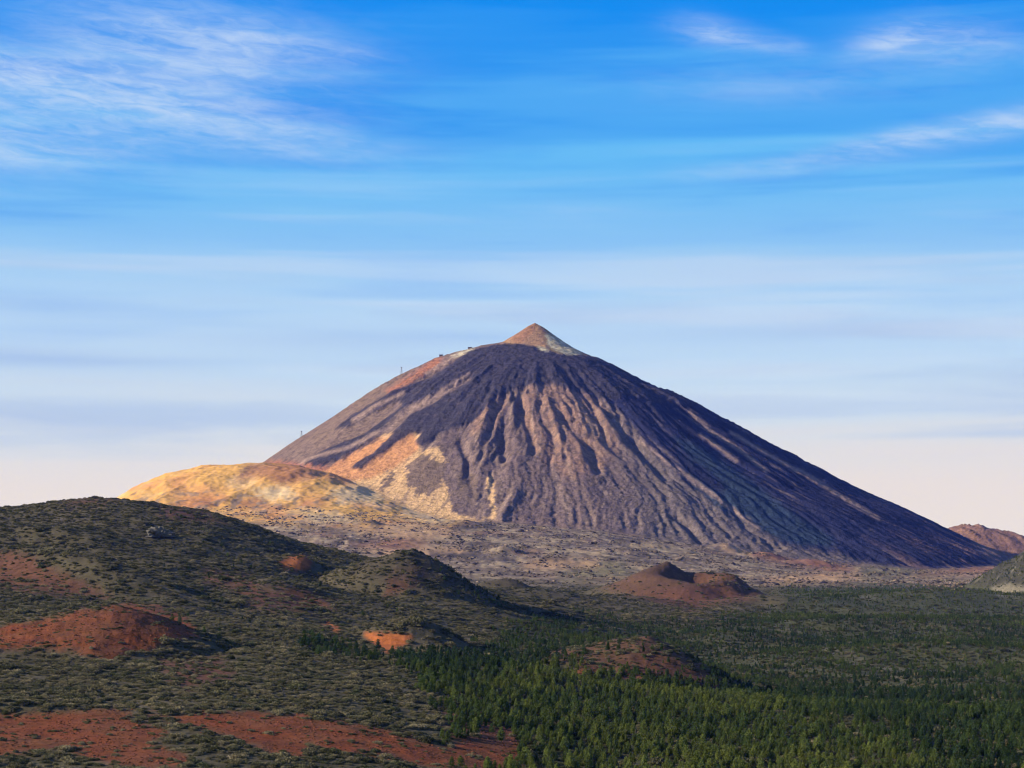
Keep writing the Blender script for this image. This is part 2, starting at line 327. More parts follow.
def _erode():
    cs = 8.0; x0, y0 = SX - 3500.0, 7700.0; nx, ny = 860, 480
    gx_, gy_ = np.meshgrid(x0 + cs * np.arange(nx), y0 + cs * np.arange(ny))
    base = np.maximum(volcano_form(gx_, gy_), plain_rise(gx_, gy_) - 130)
    h = (base + 3.0 * fbm(gx_ / 60, gy_ / 60, 3, 61)).astype(np.float32)
    re = np.random.default_rng(5)
    r0 = np.hypot(gx_ - SX, gy_ - SY)
    def blur(a):
        a = (np.roll(a, 1, 0) + np.roll(a, -1, 0) + 2 * a) / 4
        return (np.roll(a, 1, 1) + np.roll(a, -1, 1) + 2 * a) / 4
    nb = 14
    for b in range(nb):
        n = 15000
        px = re.uniform(2, nx - 3, n).astype(np.float32); py = re.uniform(2, ny - 3, n).astype(np.float32)
        dx = np.zeros(n, np.float32); dy = np.zeros(n, np.float32)
        acc = np.zeros(nx * ny, np.float64)
        for stp in range(230):
            xi = px.astype(np.int32); yi = py.astype(np.int32); fx = px - xi; fy = py - yi
            k0 = yi * nx + xi; hf = h.ravel()
            a, bb, c, d = hf[k0], hf[k0 + 1], hf[k0 + nx], hf[k0 + nx + 1]
            gx = (bb - a) * (1 - fy) + (d - c) * fy; gy = (c - a) * (1 - fx) + (d - bb) * fx
            dx = 0.45 * dx - 0.55 * gx; dy = 0.45 * dy - 0.55 * gy
            l = np.sqrt(dx * dx + dy * dy) + 1e-6; sl = np.minimum(np.sqrt(gx * gx + gy * gy) / cs, 0.9)
            dx /= l; dy /= l
            e = np.clip(sl - 0.16, -0.05, 0.6) * min(1.0, stp / 40.0)
            acc += np.bincount(k0 + (fx > .5) + nx * (fy > .5), e, nx * ny)
            px = px + dx; py = py + dy
            ok = (px > 2) & (px < nx - 3) & (py > 2) & (py < ny - 3)
            if not ok.all(): px, py, dx, dy = px[ok], py[ok], dx[ok], dy[ok]
            if len(px) == 0: break
        A = acc.reshape(ny, nx).astype(np.float32)
        h -= 1.15 * np.minimum(blur(A), 3.5) * (r0 > 260)
        if b % 3 == 2: h = 0.8 * h + 0.2 * blur(h)
    D = h - base
    # keep the mean height of the mountain: only the relief counts
    m = D.copy()
    for _ in range(3):
        for ax in (0, 1):
            q = 14; c = np.cumsum(np.pad(m, [(q + 1, q) if a == ax else (0, 0) for a in (0, 1)], mode='edge'), axis=ax)
            m = (np.take(c, range(2 * q + 1, c.shape[ax]), ax) - np.take(c, range(0, c.shape[ax] - 2 * q - 1), ax)) / (2 * q + 1)
    D = D - m
    ex = np.minimum(np.minimum(gx_ - x0, x0 + cs * (nx - 1) - gx_), np.minimum(gy_ - y0, y0 + cs * (ny - 1) - gy_))
    return (D * sstep(ex, 0, 150)).astype(np.float32), x0, y0, cs

ERO, _ex, _ey, _ec = _erode()
ERO = np.clip(ERO, -26, 22)
def volcano(X, Y):
    z = volcano_form(X, Y)
    a = np.clip((X - _ex) / _ec, 0, ERO.shape[1] - 1.001); b = np.clip((Y - _ey) / _ec, 0, ERO.shape[0] - 1.001)
    ai, bi = a.astype(int), b.astype(int); fa, fb = a - ai, b - bi
    e = (ERO[bi, ai] * (1 - fa) + ERO[bi, ai + 1] * fa) * (1 - fb) + (ERO[bi + 1, ai] * (1 - fa) + ERO[bi + 1, ai + 1] * fa) * fb
    u_ = HX + F * X / np.maximum(Y, 1)
    r0 = np.hypot(X - SX, Y - SY)
    k_ = 0.10 + 0.20 * sstep(fbm(X / 420, Y / 420, 3, 63), -0.2, 0.35) + 0.16 * sstep(u_, 620, 760)
    return z + e * k_ * (1 - 0.9 * sstep(470 - u_, -20, 30)) * (0.25 + 0.75 * sstep(r0, 600, 1100)) * (1 - 0.55 * sstep(r0, 1500, 2100))

# hills: (kind, X, Y, height, half-width X, half-width Y, profile, crater radius fraction)
HILLS = [
    dict(n='cinder_hill', lab='dark cinder cone with a long shaded flank on the end of the left ridge', p=at(415, 2600), h=76, rx=140, ry=145, e=1.0, sk=1.18),
    dict(n='cinder_hill', lab='low dark ridge with a sharp edge behind the shaded cinder cone', p=at(508, 4000), h=47, rx=150, ry=70, e=1.0, sk=0.85),
    dict(n='cinder_hill', lab='reddish crater cone with an open rim, tallest hill in the forest', p=at(668, 4000), h=101, rx=260, ry=330, e=1.2, sk=0.72, cr=(48, -70, 62, 40)),
    dict(n='cinder_hill', lab='smaller brown cone joined to the right of the crater cone', p=at(735, 3950), h=50, rx=120, ry=190, e=1.1, sk=0.85, cr=(-10, -30, 30, 10)),
    dict(n='cinder_hill', lab='red brown cone rising out of the pines in the middle', p=at(648, 1720), h=42, rx=135, ry=170, e=1.0, sk=0.74),
    dict(n='cinder_hill', lab='small orange topped knoll high on the left ridge', p=at(303, 2660), h=14, rx=60, ry=60, e=1.0, sk=0.7),
    dict(n='cinder_hill', lab='small knoll with a bright orange quarried face', p=at(418, 1830), h=30, rx=72, ry=80, e=1.0, sk=0.85),
    dict(n='cinder_hill', lab='broad red mound with a dark right flank among shrubs', p=at(120, 1490), h=36, rx=200, ry=150, e=1.0, sk=0.50),
    dict(n='rocky_hill', lab='wooded rocky hill at the right edge beside the forest', p=(1820, 5000), h=195, rx=480, ry=600, e=0.0),
    dict(n='rust_hill', lab='distant reddish gullied hill past the foot of the volcano', p=(3330, 12600), h=252, rx=760, ry=900, e=-1),
    dict(n='pumice_hill', lab='rounded ochre pumice hill at the left foot of the volcano', p=(-1500, 9650), h=1, rx=1, ry=1, e=-2),
    dict(n='scrub_hill', lab='small brown rise below the orange knoll', p=at(285, 2300), h=13, rx=95, ry=80, e=1.0, sk=0.6),
]
DOME_P = np.array([60, 100, 118, 130, 142, 165, 185, 200, 225, 265, 300, 330, 360, 400, 450], float)
DOME_Z = (HY - np.array([545, 515, 498, 490, 484, 474, 470, 466.5, 464.5, 463, 466, 474, 486, 502, 520])) / F * 9500 - 130
def hill_heights(X, Y):
    out = []
    for i, h in enumerate(HILLS):
        dx, dy = X - h['p'][0], Y - h['p'][1]
        if h['e'] == -2:
            c = np.zeros_like(X)
            pxc = HX + F * X / np.maximum(Y, 1)
            crest = np.interp(pxc, DOME_P, DOME_Z)
            yc = 9500 + 120 * np.sin(X / 330)
            back = np.where(Y > yc, 420, 760)
            c = np.clip(crest, 0, None) * np.exp(-((Y - yc) / back) ** 2)
            c = c + (c > 5) * 14 * np.exp(-((X + 1240) / 150) ** 2 - ((Y - 9250) / 200) ** 2) + (c > 5) * 12 * np.exp(-((X + 1650) / 90) ** 2 - ((Y - 9150) / 160) ** 2)
            fold = np.minimum(c, 90) / 90
            c = c + fold * (18 * (ridged(X / 330 - Y / 900 + 0.3, Y / 900, 2, 73) - 0.3) * sstep(Y, 9700, 9300) + 7 * fbm(X / 120, Y / 200, 4, 71))
        else:
            wr = 1 + 0.16 * fbm(X / (0.8 * h['rx']) + i * 3.7, Y / (0.8 * h['rx']), 3, 60 + i)
            rx = np.where(dx > 0, h['rx'] * h.get('sk', 1.0), h['rx'])
            r = np.sqrt((dx / rx) ** 2 + (dy / h['ry']) ** 2) / wr
            if h['e'] == 0.0:
                c = h['h'] * np.clip(1 - r * r, 0, 1); c = c * (1 + 0.12 * fbm(X / 60, Y / 60, 3, 81)) + (c > 2) * 6 * fbm(X / 30, Y / 30, 3, 82)
            elif h['e'] == -1:
                c = h['h'] * np.clip(1 - r ** 1.5, 0, 1)
                c = c * (1 + 0.16 * ridged(X / 130 + Y / 900, Y / 700, 3, 83))
            else:
                c = h['h'] * np.clip(1 - r, 0, 1) ** h['e']
                tip = np.exp(-(r / 0.16) ** 2); c = c - tip * h['h'] * 0.05
                if 'cr' in h:
                    ox, oy, rad, dep = h['cr']
                    c = c - dep * np.exp(-(((dx - ox) / rad) ** 2 + ((dy - oy) / rad) ** 2) ** 1.6) * (c > 0)
                    c = np.maximum(c, 0)
                c = c + np.minimum(c, 6) / 6 * (1.7 * fbm(X / 15, Y / 15, 4, 90 + i, 0.6) + 1.4 * fbm(X / 40, Y / 40, 3, 95 + i))
        out.append(c)
    return out

MINOR = [  # little rises: px, distance, height, half widths
    (367, 7600, 26, 55, 70), (352, 7500, 14, 110, 60), (455, 8050, 20, 150, 50), (300, 7300, 16, 90, 60), (725, 8000, 34, 70, 90), (770, 7750, 30, 90, 80), (815, 7500, 26, 120, 80),
    (505, 6300, 22, 60, 40), (480, 6600, 14, 120, 50), (550, 6000, 10, 160, 50), (420, 6900, 18, 160, 50), (620, 6600, 10, 200, 60), (330, 6600, 16, 140, 60), (880, 7000, 14, 200, 60), (660, 7200, 14, 150, 60),
    (60, 1010, 3.5, 75, 16), (-20, 1005, 3.5, 60, 16), (290, 1040, 2.5, 110, 14), (520, 1500, 5, 70, 60), (250, 2050, 9, 110, 60), (480, 2300, 8, 120, 90),
    (555, 3450, 26, 160, 80), (615, 3600, 24, 150, 80), (500, 3200, 8, 140, 70), (790, 3700, 22, 170, 90), (540, 2750, 22, 170, 80), (470, 2450, 16, 110, 60), (860, 3000, 20, 240, 110), (960, 3900, 26, 260, 130), (720, 2600, 18, 190, 90), (900, 2300, 16, 190, 100)]
def H(X, Y, parts=False):
    X = np.asarray(X, np.float64); Y = np.asarray(Y, np.float64)
    z = table(X, Y) + plain_rise(X, Y)
    rough = sstep(Y, 150, 700)
    # scrubland swells and gullies on the left ridge
    lft = sstep(-X + 150, -100, 400) * sstep(Y, 1100, 2000) * (1 - sstep(Y, 3600, 4600))
    z = z + lft * (9 * fbm(X / 210, Y / 260, 4, 1) * (1 - 0.6 * sstep(Y, 2650, 2950)) + 3.0 * ridged(X / 75, Y / 90, 2, 3))
    # spur running down to the right across the left ridge
    t = np.clip((X + 760) / 420, -1, 1.0); yc = 2330 - 330 * np.clip(t, -1, 1)
    z = z + 27 * np.exp(-((Y - yc) / 75) ** 2) * sstep(X, -330, -520)
    t2 = np.clip((X + 900) / 420, -1, 1.0); yc2 = 2660 - 160 * t2
    z = z + 18 * np.exp(-((Y - yc2) / 55) ** 2) * sstep(X, -520, -700)
    z = z + rough * (2.2 * fbm(X / 90, Y / 90, 3, 13) + 0.5 * fbm(X / 17, Y / 17, 3, 15))
    # rolling valley floor under the pines
    val = sstep(X, -50, 250) * sstep(Y, 1150, 1700) * (1 - sstep(Y, 4300, 5200))
    z = z + val * (20 * fbm((X + 0.5 * Y) / 400, (Y - 0.3 * X) / 520, 3, 23) - 20 * sstep(Y + 0.9 * X, 1500, 2000) * (1 - sstep(Y, 2600, 3800)) * sstep(X, 60, 300) + 3 * fbm(X / 90, Y / 110, 2, 24))
    # lava plain: lobes and pressure ridges
    lava = sstep(Y, 4800, 6000) * (1 - sstep(Y, 14000, 16000))
    z = z + lava * (8 * ridged(X / 190, Y / 150, 4, 17) + 5 * fbm(X / 500, Y / 400, 3, 19) + 2.6 * fbm(X / 30, Y / 30, 2, 20) + 4 * ridged(X / 90, Y / 60, 2, 22))
    for (px, Yd, hh, sx, sy) in MINOR:
        x0 = (px - HX) / F * Yd
        z = z + hh * np.exp(-(((X - x0) / sx) ** 2 + ((Y - Yd) / sy) ** 2))
    hs_ = hill_heights(X, Y)
    for c in hs_: z = z + c
    zv = np.full_like(z, -1e4)
    far = (Y > 6800) & (Y < 15500)
    if far.any(): zv[far] = volcano(X[far], Y[far])
    base = z
    z = smax(z, zv, 30.0)
    if parts: return z, hs_, zv - base
    return z

# ------------------------------------------------------------------ materials
def land_material(name, scale, tint_amt, bump_d, fine, rough=0.95, streak=None):
    m = bpy.data.materials.new(name); m.use_nodes = True
    t = m.node_tree; t.nodes.clear(); q = NT(t)
    out = q.n('ShaderNodeOutputMaterial'); b = q.n('ShaderNodeBsdfPrincipled')
    b.inputs['Roughness'].default_value = rough
    b.inputs['Specular IOR Level'].default_value = 0.1
    t.links.new(b.outputs[0], out.inputs[0])
    a = q.n('ShaderNodeAttribute', attribute_name='soil')
    co = q.n('ShaderNodeTexCoord').outputs['Object']
    n_a = q.noise(co, scale, 6.0, 0.62, 0.3)
    n_b = q.noise(co, fine, 4.0, 0.65)
    f = q.m('ADD', q.mapr(n_a, 0.25, 0.75, 1 - tint_amt, 1 + tint_amt, False), q.mapr(n_b, 0.25, 0.75, -tint_amt * 0.7, tint_amt * 0.7, False))
    if streak:
        f = q.m('ADD', f, q.mapr(q.noise(q.vm('MULTIPLY', co, streak), 1.0, 3.0, 0.6), 0.3, 0.7, -tint_amt * 0.5, tint_amt * 0.5, False))
    col = q.vm('SCALE', a.outputs['Color']); t.links.new(f, col.node.inputs['Scale'])
    t.links.new(col, b.inputs['Base Color'])
    bp = q.n('ShaderNodeBump'); bp.inputs['Strength'].default_value = 0.8; bp.inputs['Distance'].default_value = bump_d
    t.links.new(q.m('ADD', n_a, q.m('MULTIPLY', n_b, 0.5)), bp.inputs['Height'])
    t.links.new(bp.outputs[0], b.inputs['Normal'])
    return m
M_vol = land_material('volcanic_rock', 0.035, 0.50, 11.0, 0.10)
M_pum = land_material('pumice_slope', 0.010, 0.09, 3.0, 0.05)
M_gnd = land_material('scrub_soil', 0.05, 0.38, 2.2, 0.25)
M_cin = land_material('cinder_soil', 0.07, 0.34, 1.4, 0.4)

# ------------------------------------------------------------------ the terrain sheet
def cols():
    inner = np.arange(-60, 1084.1, 1.15)
    lo = -60 - np.cumsum(1.5 * 1.06 ** np.arange(62)); hi = 1084 + np.cumsum(1.5 * 1.06 ** np.arange(62))
    return np.concatenate([lo[::-1], inner, hi])
U = cols()
ROWS = np.concatenate([np.geomspace(8, 690, 36), np.arange(700, 1700, 5.0), np.arange(1700, 3300, 8.0), np.arange(3300, 4600, 12.0), np.arange(4600, 8000, 18.0),
                       np.arange(8000, 11150, 8.5), np.arange(11160, 14000, 45.0), np.geomspace(14100, 32000, 22)])
UU, YY = np.meshgrid(U, ROWS)
XX = (UU - HX) / F * YY
ZZ, HS, VC = H(XX, YY, True)
UPX = UU; VPY = HY - F * ZZ / YY

def mixc(c, m, col):
    m = np.clip(m, 0, 1)[..., None]
    return c * (1 - m) + np.array(col, np.float32) * m

def land_colour(X, Y, Z, hs_, vc, U_, V_, mountain):
    sh = X.shape
    n1 = fbm(X / 130, Y / 170, 4, 101); n2 = fbm(X / 28, Y / 34, 4, 103); n3 = fbm(X / 420, Y / 500, 4, 105)
    # scrubland
    c = np.zeros(sh + (3,), np.float32) + np.array((0.078, 0.067, 0.041), np.float32)
    c = mixc(c, sstep(n1, 0.0, 0.5) * 0.7, (0.118, 0.095, 0.066))
    c = mixc(c, sstep(-n2, 0.05, 0.5) * 0.6, (0.065, 0.064, 0.038))
    # forest floor
    fo = look(pm_forest, U_, V_) * (Y < 6500)
    c = mixc(c, fo * 0.85, (0.058, 0.064, 0.033))
    # red cinder soil
    wu, wv = 16 * fbm(X / 18, Y / 24, 5, 107, 0.6), 8 * fbm(X / 18, Y / 24, 5, 109, 0.6)
    near = Y < 4600
    red = look(pm_red, U_, V_, wu, wv) * near
    c = mixc(c, red * (0.75 + 0.5 * n2), (0.20, 0.048, 0.016)); c = mixc(c, red * sstep(n1 + .6 * n2, 0.1, 0.5) * 0.6, (0.12, 0.050, 0.028)); c = mixc(c, red * sstep(-n1 - .5 * n2, 0.15, 0.5) * 0.5, (0.24, 0.075, 0.028))
    c = mixc(c, look(pm_redbrown, U_, V_, wu, wv) * near * 0.9, (0.115, 0.050, 0.032))
    c = mixc(c, look(patch([(278, 568), (292, 556), (304, 555), (310, 566), (298, 572)], blur=1), U_, V_) * (Y < 3000) * (Y > 2300), (0.30, 0.105, 0.04))
    c = mixc(c, look(pm_orange, U_, V_, wu * 0.2, wv * 0.2) * (Y < 2100) * (Y > 1500), (0.40, 0.125, 0.040))
    c = mixc(c, look(pm_track, U_, V_) * near * 0.7, (0.16, 0.14, 0.11))
    # lava plain
    lv = sstep(Y + 260 * n1, 4700, 5500) * (1 - fo * (Y < 5600))
    l_ = np.zeros_like(c) + np.array((0.19, 0.142, 0.112), np.float32)
    m1 = fbm(X / 150, Y / 330, 5, 111); m2 = fbm(X / 60, Y / 110, 4, 113); m3 = fbm(X / 260, Y / 420, 4, 117)
    l_ = mixc(l_, sstep(m1, 0.0, 0.28) * 0.8, (0.33, 0.25, 0.165))
    l_ = mixc(l_, sstep(m2, 0.10, 0.4) * 0.75, (0.40, 0.31, 0.21))
    l_ = mixc(l_, sstep(-m1, 0.06, 0.32) * 0.75, (0.085, 0.066, 0.060))
    l_ = mixc(l_, sstep(m3, 0.12, 0.4) * 0.6, (0.22, 0.125, 0.085))
    m4 = fbm(X / 34, Y / 60, 3, 119)
    l_ = mixc(l_, sstep(m4, 0.12, 0.4) * 0.7, (0.36, 0.29, 0.20)); l_ = mixc(l_, sstep(-m4, 0.12, 0.4) * 0.7, (0.06, 0.052, 0.045))
    l_ = mixc(l_, look(pm_greenlava, U_, V_) * 0.55, (0.12, 0.12, 0.055))
    l_ = mixc(l_, look(pm_tan, U_, V_, wu * .5, wv * .5) * 0.85, (0.40, 0.255, 0.15))
    l_ = mixc(l_, look(pm_rustplain, U_, V_, wu * .5, wv * .5) * 0.8, (0.22, 0.095, 0.06))
    l_ = mixc(l_, look(pm_bluff, U_, V_, wu * .3, wv * .3) * 0.8, (0.055, 0.048, 0.055))
    c = c * (1 - lv[..., None]) + l_ * lv[..., None]
    # hills
    for h, ch in zip(HILLS, hs_):
        if h['h'] in (42, 50, 101) and h['rx'] < 190: c = mixc(c, sstep(ch, 4, 14) * 0.8, (0.105, 0.050, 0.032))
        if h['h'] == 101: c = mixc(c, sstep(ch, 18, 50) * 0.75, (0.090, 0.055, 0.037)); c = mixc(c, sstep(ch, 55, 75) * 0.8, (0.07, 0.045, 0.035))
        if h['h'] in (76, 47): c = mixc(c, sstep(ch, 8, 35) * 0.7, (0.065, 0.054, 0.038))
        if h['n'] == 'rust_hill': c = mixc(c, sstep(ch, 0, 25), (0.22, 0.125, 0.09)); c = mixc(c, sstep(ch, 0, 25) * sstep(n1, 0, 0.4) * .6, (0.16, 0.09, 0.07))
        if h['n'] == 'rocky_hill':
            c = mixc(c, sstep(ch, 0, 12), (0.045, 0.044, 0.032)); c = mixc(c, sstep(ch, 2, 12) * sstep(n2, 0.2, 0.45) * .7, (0.17, 0.155, 0.12))
            c = mixc(c, look(pm_palehill, U_, V_) * (Y < 5600), (0.15, 0.135, 0.10))
    if not mountain: return np.clip(c, 0.004, 0.85)
    # pumice
    pu = np.maximum(sstep(hs_[10], 8, 40), look(pm_apron, U_, V_, wu, wv) * (Y > 7000) * (Y < 9700))
    yel = np.zeros_like(c) + np.array((0.63, 0.355, 0.105), np.float32)
    yel = mixc(yel, sstep(fbm(X / 330, Y / 500, 3, 121), -0.1, 0.35) * 0.75, (0.58, 0.265, 0.10))
    yel = mixc(yel, sstep(fbm(X / 260, Y / 420, 4, 123), 0.05, 0.4) * 0.5, (0.66, 0.46, 0.26))
    pb = look(pm_pumbrown, U_, V_, wu * .6, wv * .6)
    yel = mixc(yel, pb * (0.8 - 0.45 * sstep(U_, 290, 340)), (0.30, 0.135, 0.07))
    gr = sstep(V_ + 7 * m2 * 2, 489, 500) * sstep(m2, 0.05, 0.3)
    yel = mixc(yel, gr * 0.75, (0.22, 0.17, 0.13))
    yel = mixc(yel, look(pm_cream, U_, V_, wu, wv) * 0.8, (0.58, 0.45, 0.28))
    pu = pu * (1 - sstep(V_ + 16 * m1 + 10 * m4, 512, 530) * 0.85)
    c = c * (1 - pu[..., None]) + yel * pu[..., None]
    # the volcano
    on = sstep(vc, -30, 18)
    dx, dy = X - SX, Y - SY; r0 = np.hypot(dx, dy) + 1; th = np.arctan2(dy, dx) + fbm(X / 700, Y / 700, 2, 5) * 0.06
    s1 = fbm(th * 26, r0 / 900, 4, 131); s2 = fbm(th * 75, r0 / 420, 4, 133); s3 = fbm(X / 55, Y / 55, 4, 135); s4 = fbm(th * 9, r0 / 1300, 3, 137)
    a, b = 6.0 * s3, 6.0 * s2
    L = lambda k_, g=1.0: np.clip(look(pm[k_], U_, V_, a * g, b * g) * 1.6 - 0.15, 0, 1)
    v = np.zeros_like(c) + np.array((0.150, 0.106, 0.098), np.float32)
    v = mixc(v, sstep(s1, 0.0, 0.4) * 0.6, (0.225, 0.16, 0.130))
    v = mixc(v, sstep(-s1, 0.0, 0.4) * 0.6, (0.105, 0.076, 0.076))
    v = mixc(v, L('brown') * (0.65 + 0.6 * s3), (0.255, 0.152, 0.110))
    v = mixc(v, sstep(-s3, 0.10, 0.40) * 0.6, (0.085, 0.064, 0.062)); v = mixc(v, sstep(s2 + .4 * s3, 0.12, 0.4) * 0.5, (0.27, 0.195, 0.155))
    rt_shade = np.clip(L('flank', 1.3), 0, 1)
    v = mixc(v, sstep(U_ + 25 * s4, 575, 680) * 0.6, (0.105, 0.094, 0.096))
    v = mixc(v, rt_shade * 0.94, (0.015, 0.019, 0.055))  # dark lava, with the flank's blue shade painted into its colour
    v = mixc(v, rt_shade * sstep(s2 + 0.25 * s4, 0.22, 0.42) * 0.6, (0.17, 0.13, 0.12))  # sunlit streaks painted across the shaded flank
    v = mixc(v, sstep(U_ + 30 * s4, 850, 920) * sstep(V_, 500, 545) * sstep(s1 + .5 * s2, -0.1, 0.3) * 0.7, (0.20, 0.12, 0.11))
    v = mixc(v, L('teal_shade') * 0.85, (0.024, 0.042, 0.068))  # teal part of the flank's shade, put into the albedo
    v = mixc(v, L('navy_shade') * (0.92 - 0.9 * sstep(s2, 0.18, 0.4)), (0.018, 0.019, 0.046))  # deeper shade of the gully band, mixed into the lava colour
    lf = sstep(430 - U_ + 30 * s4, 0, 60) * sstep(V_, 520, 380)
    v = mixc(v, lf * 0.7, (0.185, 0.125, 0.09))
    v = mixc(v, L('rust') * 0.85, (0.33, 0.135, 0.075))
    v = mixc(v, L('pumice') * (0.95 - 0.5 * sstep(s2, 0.1, 0.4)), (0.58, 0.37, 0.19))
    v = mixc(v, L('orange', .6) * 0.9, (0.46, 0.215, 0.095))
    v = mixc(v, L('oval', 1.6) * 0.9, (0.14, 0.10, 0.082))
    v = mixc(v, L('dark', .35) * 0.96, (0.036, 0.033, 0.048))
    v = mixc(v, L('dark', .35) * sstep(s3, 0.15, 0.4) * 0.5, (0.085, 0.065, 0.07))
    v = mixc(v, L('pale', .35) * 0.75, (0.34, 0.235, 0.19))
    v = mixc(v, L('piton', .4), (0.31, 0.185, 0.105))
    v = mixc(v, L('piton', .4) * sstep(U_ + 5 * s3, 543, 552) * .9, (0.25, 0.19, 0.10))
    v = mixc(v, L('rust2', .4) * 0.55, (0.22, 0.10, 0.06))
    v = mixc(v, L('white', .5) * (0.55 + 0.5 * (s3 > 0)), (0.50, 0.45, 0.33))
    v = mixc(v, look(pm_apron, U_, V_, wu, wv) * 0.0, (0.5, 0.3, 0.1))
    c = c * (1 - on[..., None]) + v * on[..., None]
    return np.clip(c, 0.004, 0.85)

pm_forest = patch([(430, 900), (450, 720), (430, 690), (400, 660), (330, 655), (300, 648), (300, 632), (380, 655), (440, 655), (490, 645), (500, 625), (540, 616), (590, 618), (640, 624), (700, 625), (770, 610), (800, 600), (760, 588), (860, 582), (930, 578), (980, 572), (1024, 585), (1160, 580), (1160, 900)], blur=6)
pm_bright = patch([(440, 790), (440, 700), (500, 678), (560, 662), (640, 664), (740, 690), (830, 722), (900, 745), (950, 775), (950, 800)], blur=5)
pm_red = patch([(-140, 640), (-20, 634), (40, 620), (90, 608), (135, 604), (175, 612), (196, 626), (200, 638), (170, 640), (150, 650), (110, 660), (80, 652), (40, 648), (0, 650), (-140, 665)],
               [(-140, 718), (0, 715), (60, 712), (128, 711), (130, 722), (170, 730), (150, 745), (190, 756), (180, 770), (120, 768), (60, 745), (-140, 790)],
               [(140, 716), (200, 713), (260, 713), (330, 720), (390, 732), (440, 748), (470, 768), (420, 768), (400, 758), (340, 752), (300, 740), (310, 760), (270, 752), (230, 738), (170, 722)],
               [(440, 770), (450, 745), (500, 728), (520, 735), (520, 768)],
               [(575, 672), (600, 666), (604, 672), (580, 678)],
               [(280, 566), (292, 556), (306, 556), (312, 566), (300, 572)], [(640, 570), (660, 566), (664, 575), (690, 578), (660, 582), (630, 580)], blur=2)
pm_redbrown = patch([(-60, 560), (20, 552), (60, 572), (120, 600), (60, 596), (0, 590), (-60, 590)], [(230, 590), (300, 588), (330, 600), (350, 612), (300, 612), (250, 608)], [(150, 505), (230, 515), (240, 524), (170, 520)],
                    [(600, 585), (640, 572), (700, 580), (740, 590), (760, 600), (720, 604), (690, 612), (650, 600)], [(60, 500), (110, 498), (120, 504), (70, 506)], [(640, 650), (700, 670), (740, 690), (690, 690), (640, 690), (615, 676)],
                    [(440, 700), (500, 715), (530, 735), (510, 750), (450, 740)], [(200, 570), (250, 575), (260, 590), (210, 585)], [(150, 660), (220, 655), (240, 680), (180, 690)], [(390, 575), (420, 562), (432, 580), (380, 600)], blur=4)
pm_orange = patch([(362, 633), (385, 633), (415, 636), (405, 646), (390, 655), (378, 648)], [(320, 621), (328, 621), (342, 630), (338, 634)], blur=1)
pm_track = strokes([(560, 592), (575, 602), (595, 607)], [(820, 648), (850, 655), (880, 668), (920, 690)], [(930, 752), (950, 765)], [(985, 745), (1020, 755)], [(690, 652), (730, 650), (760, 655)], [(860, 599), (875, 597)], [(770, 628), (800, 632)], [(850, 664), (905, 670)], width=2.2, blur=1)
pm_greenlava = patch([(560, 585), (640, 575), (620, 560), (560, 570)], [(860, 565), (950, 560), (960, 575), (860, 580)], blur=6)
pm_tan = patch([(720, 545), (735, 540), (750, 546), (770, 552), (750, 556), (725, 552)], [(520, 562), (600, 560), (600, 568), (530, 570)], [(350, 525), (420, 522), (470, 535), (420, 540), (360, 535)], [(760, 578), (860, 572), (860, 580), (770, 588)], [(360, 548), (460, 548), (470, 556), (390, 558)], blur=3)
pm_cream = patch([(330, 490), (370, 484), (400, 490), (380, 502), (340, 505)], [(400, 505), (440, 500), (470, 518), (440, 524), (405, 516)], [(250, 490), (285, 486), (300, 496), (270, 502)], [(300, 512), (340, 515), (360, 524), (310, 524)], [(380, 526), (430, 530), (460, 540), (400, 538)], blur=2)
pm_rustplain = patch([(750, 550), (790, 552), (840, 562), (860, 570), (830, 572), (790, 565), (755, 558)], [(960, 568), (1000, 566), (1000, 574), (900, 576)], [(400, 540), (440, 545), (400, 550), (340, 545)], blur=2)
pm_bluff = patch([(362, 518), (375, 517), (386, 524), (384, 528), (370, 526)], [(448, 525), (470, 520), (498, 524), (490, 530), (455, 531)], [(320, 528), (345, 530), (340, 534), (322, 533)], [(492, 555), (505, 553), (520, 562), (505, 563)], [(430, 552), (500, 556), (480, 560), (430, 558)], blur=1)
pm_apron = patch([(200, 480), (300, 470), (350, 474), (400, 475), (450, 490), (485, 516), (440, 532), (380, 528), (330, 532), (280, 530), (200, 520)], blur=4)
pm_pumbrown = patch([(228, 508), (238, 499), (262, 498), (272, 504), (262, 510)], [(180, 505), (210, 497), (222, 503), (200, 512)], [(250, 464), (280, 462), (330, 466), (390, 470), (380, 478), (310, 480), (285, 485), (262, 478), (236, 482), (240, 474)], [(268, 506), (285, 505), (282, 512), (262, 512)], [(300, 500), (325, 498), (330, 508), (305, 510)], blur=2)
pm_palehill = patch([(990, 588), (1005, 584), (1030, 588), (1040, 596), (1000, 597)], blur=1)

# lava flows stand proud of the slope, and the big ravines are cut into it
on_v = sstep(VC, -20, 20)
ZZ = ZZ + on_v * (14 * look(pm['flow'], UPX, VPY, 3 * fbm(XX / 60, YY / 60, 3, 141), 3 * fbm(XX / 60, YY / 60, 3, 143)) - 30 * look(pm['gully'], UPX, VPY) + 22 * look(pm['spine'], UPX, VPY))
# the quarried face is cut back steeply
_k = int(np.searchsorted(ROWS, 6800.0))
CC = np.concatenate([land_colour(XX[q_], YY[q_], ZZ[q_], [h_[q_] for h_ in HS], VC[q_], UPX[q_], VPY[q_], g_) for q_, g_ in ((slice(0, _k), False), (slice(_k, None), True))])

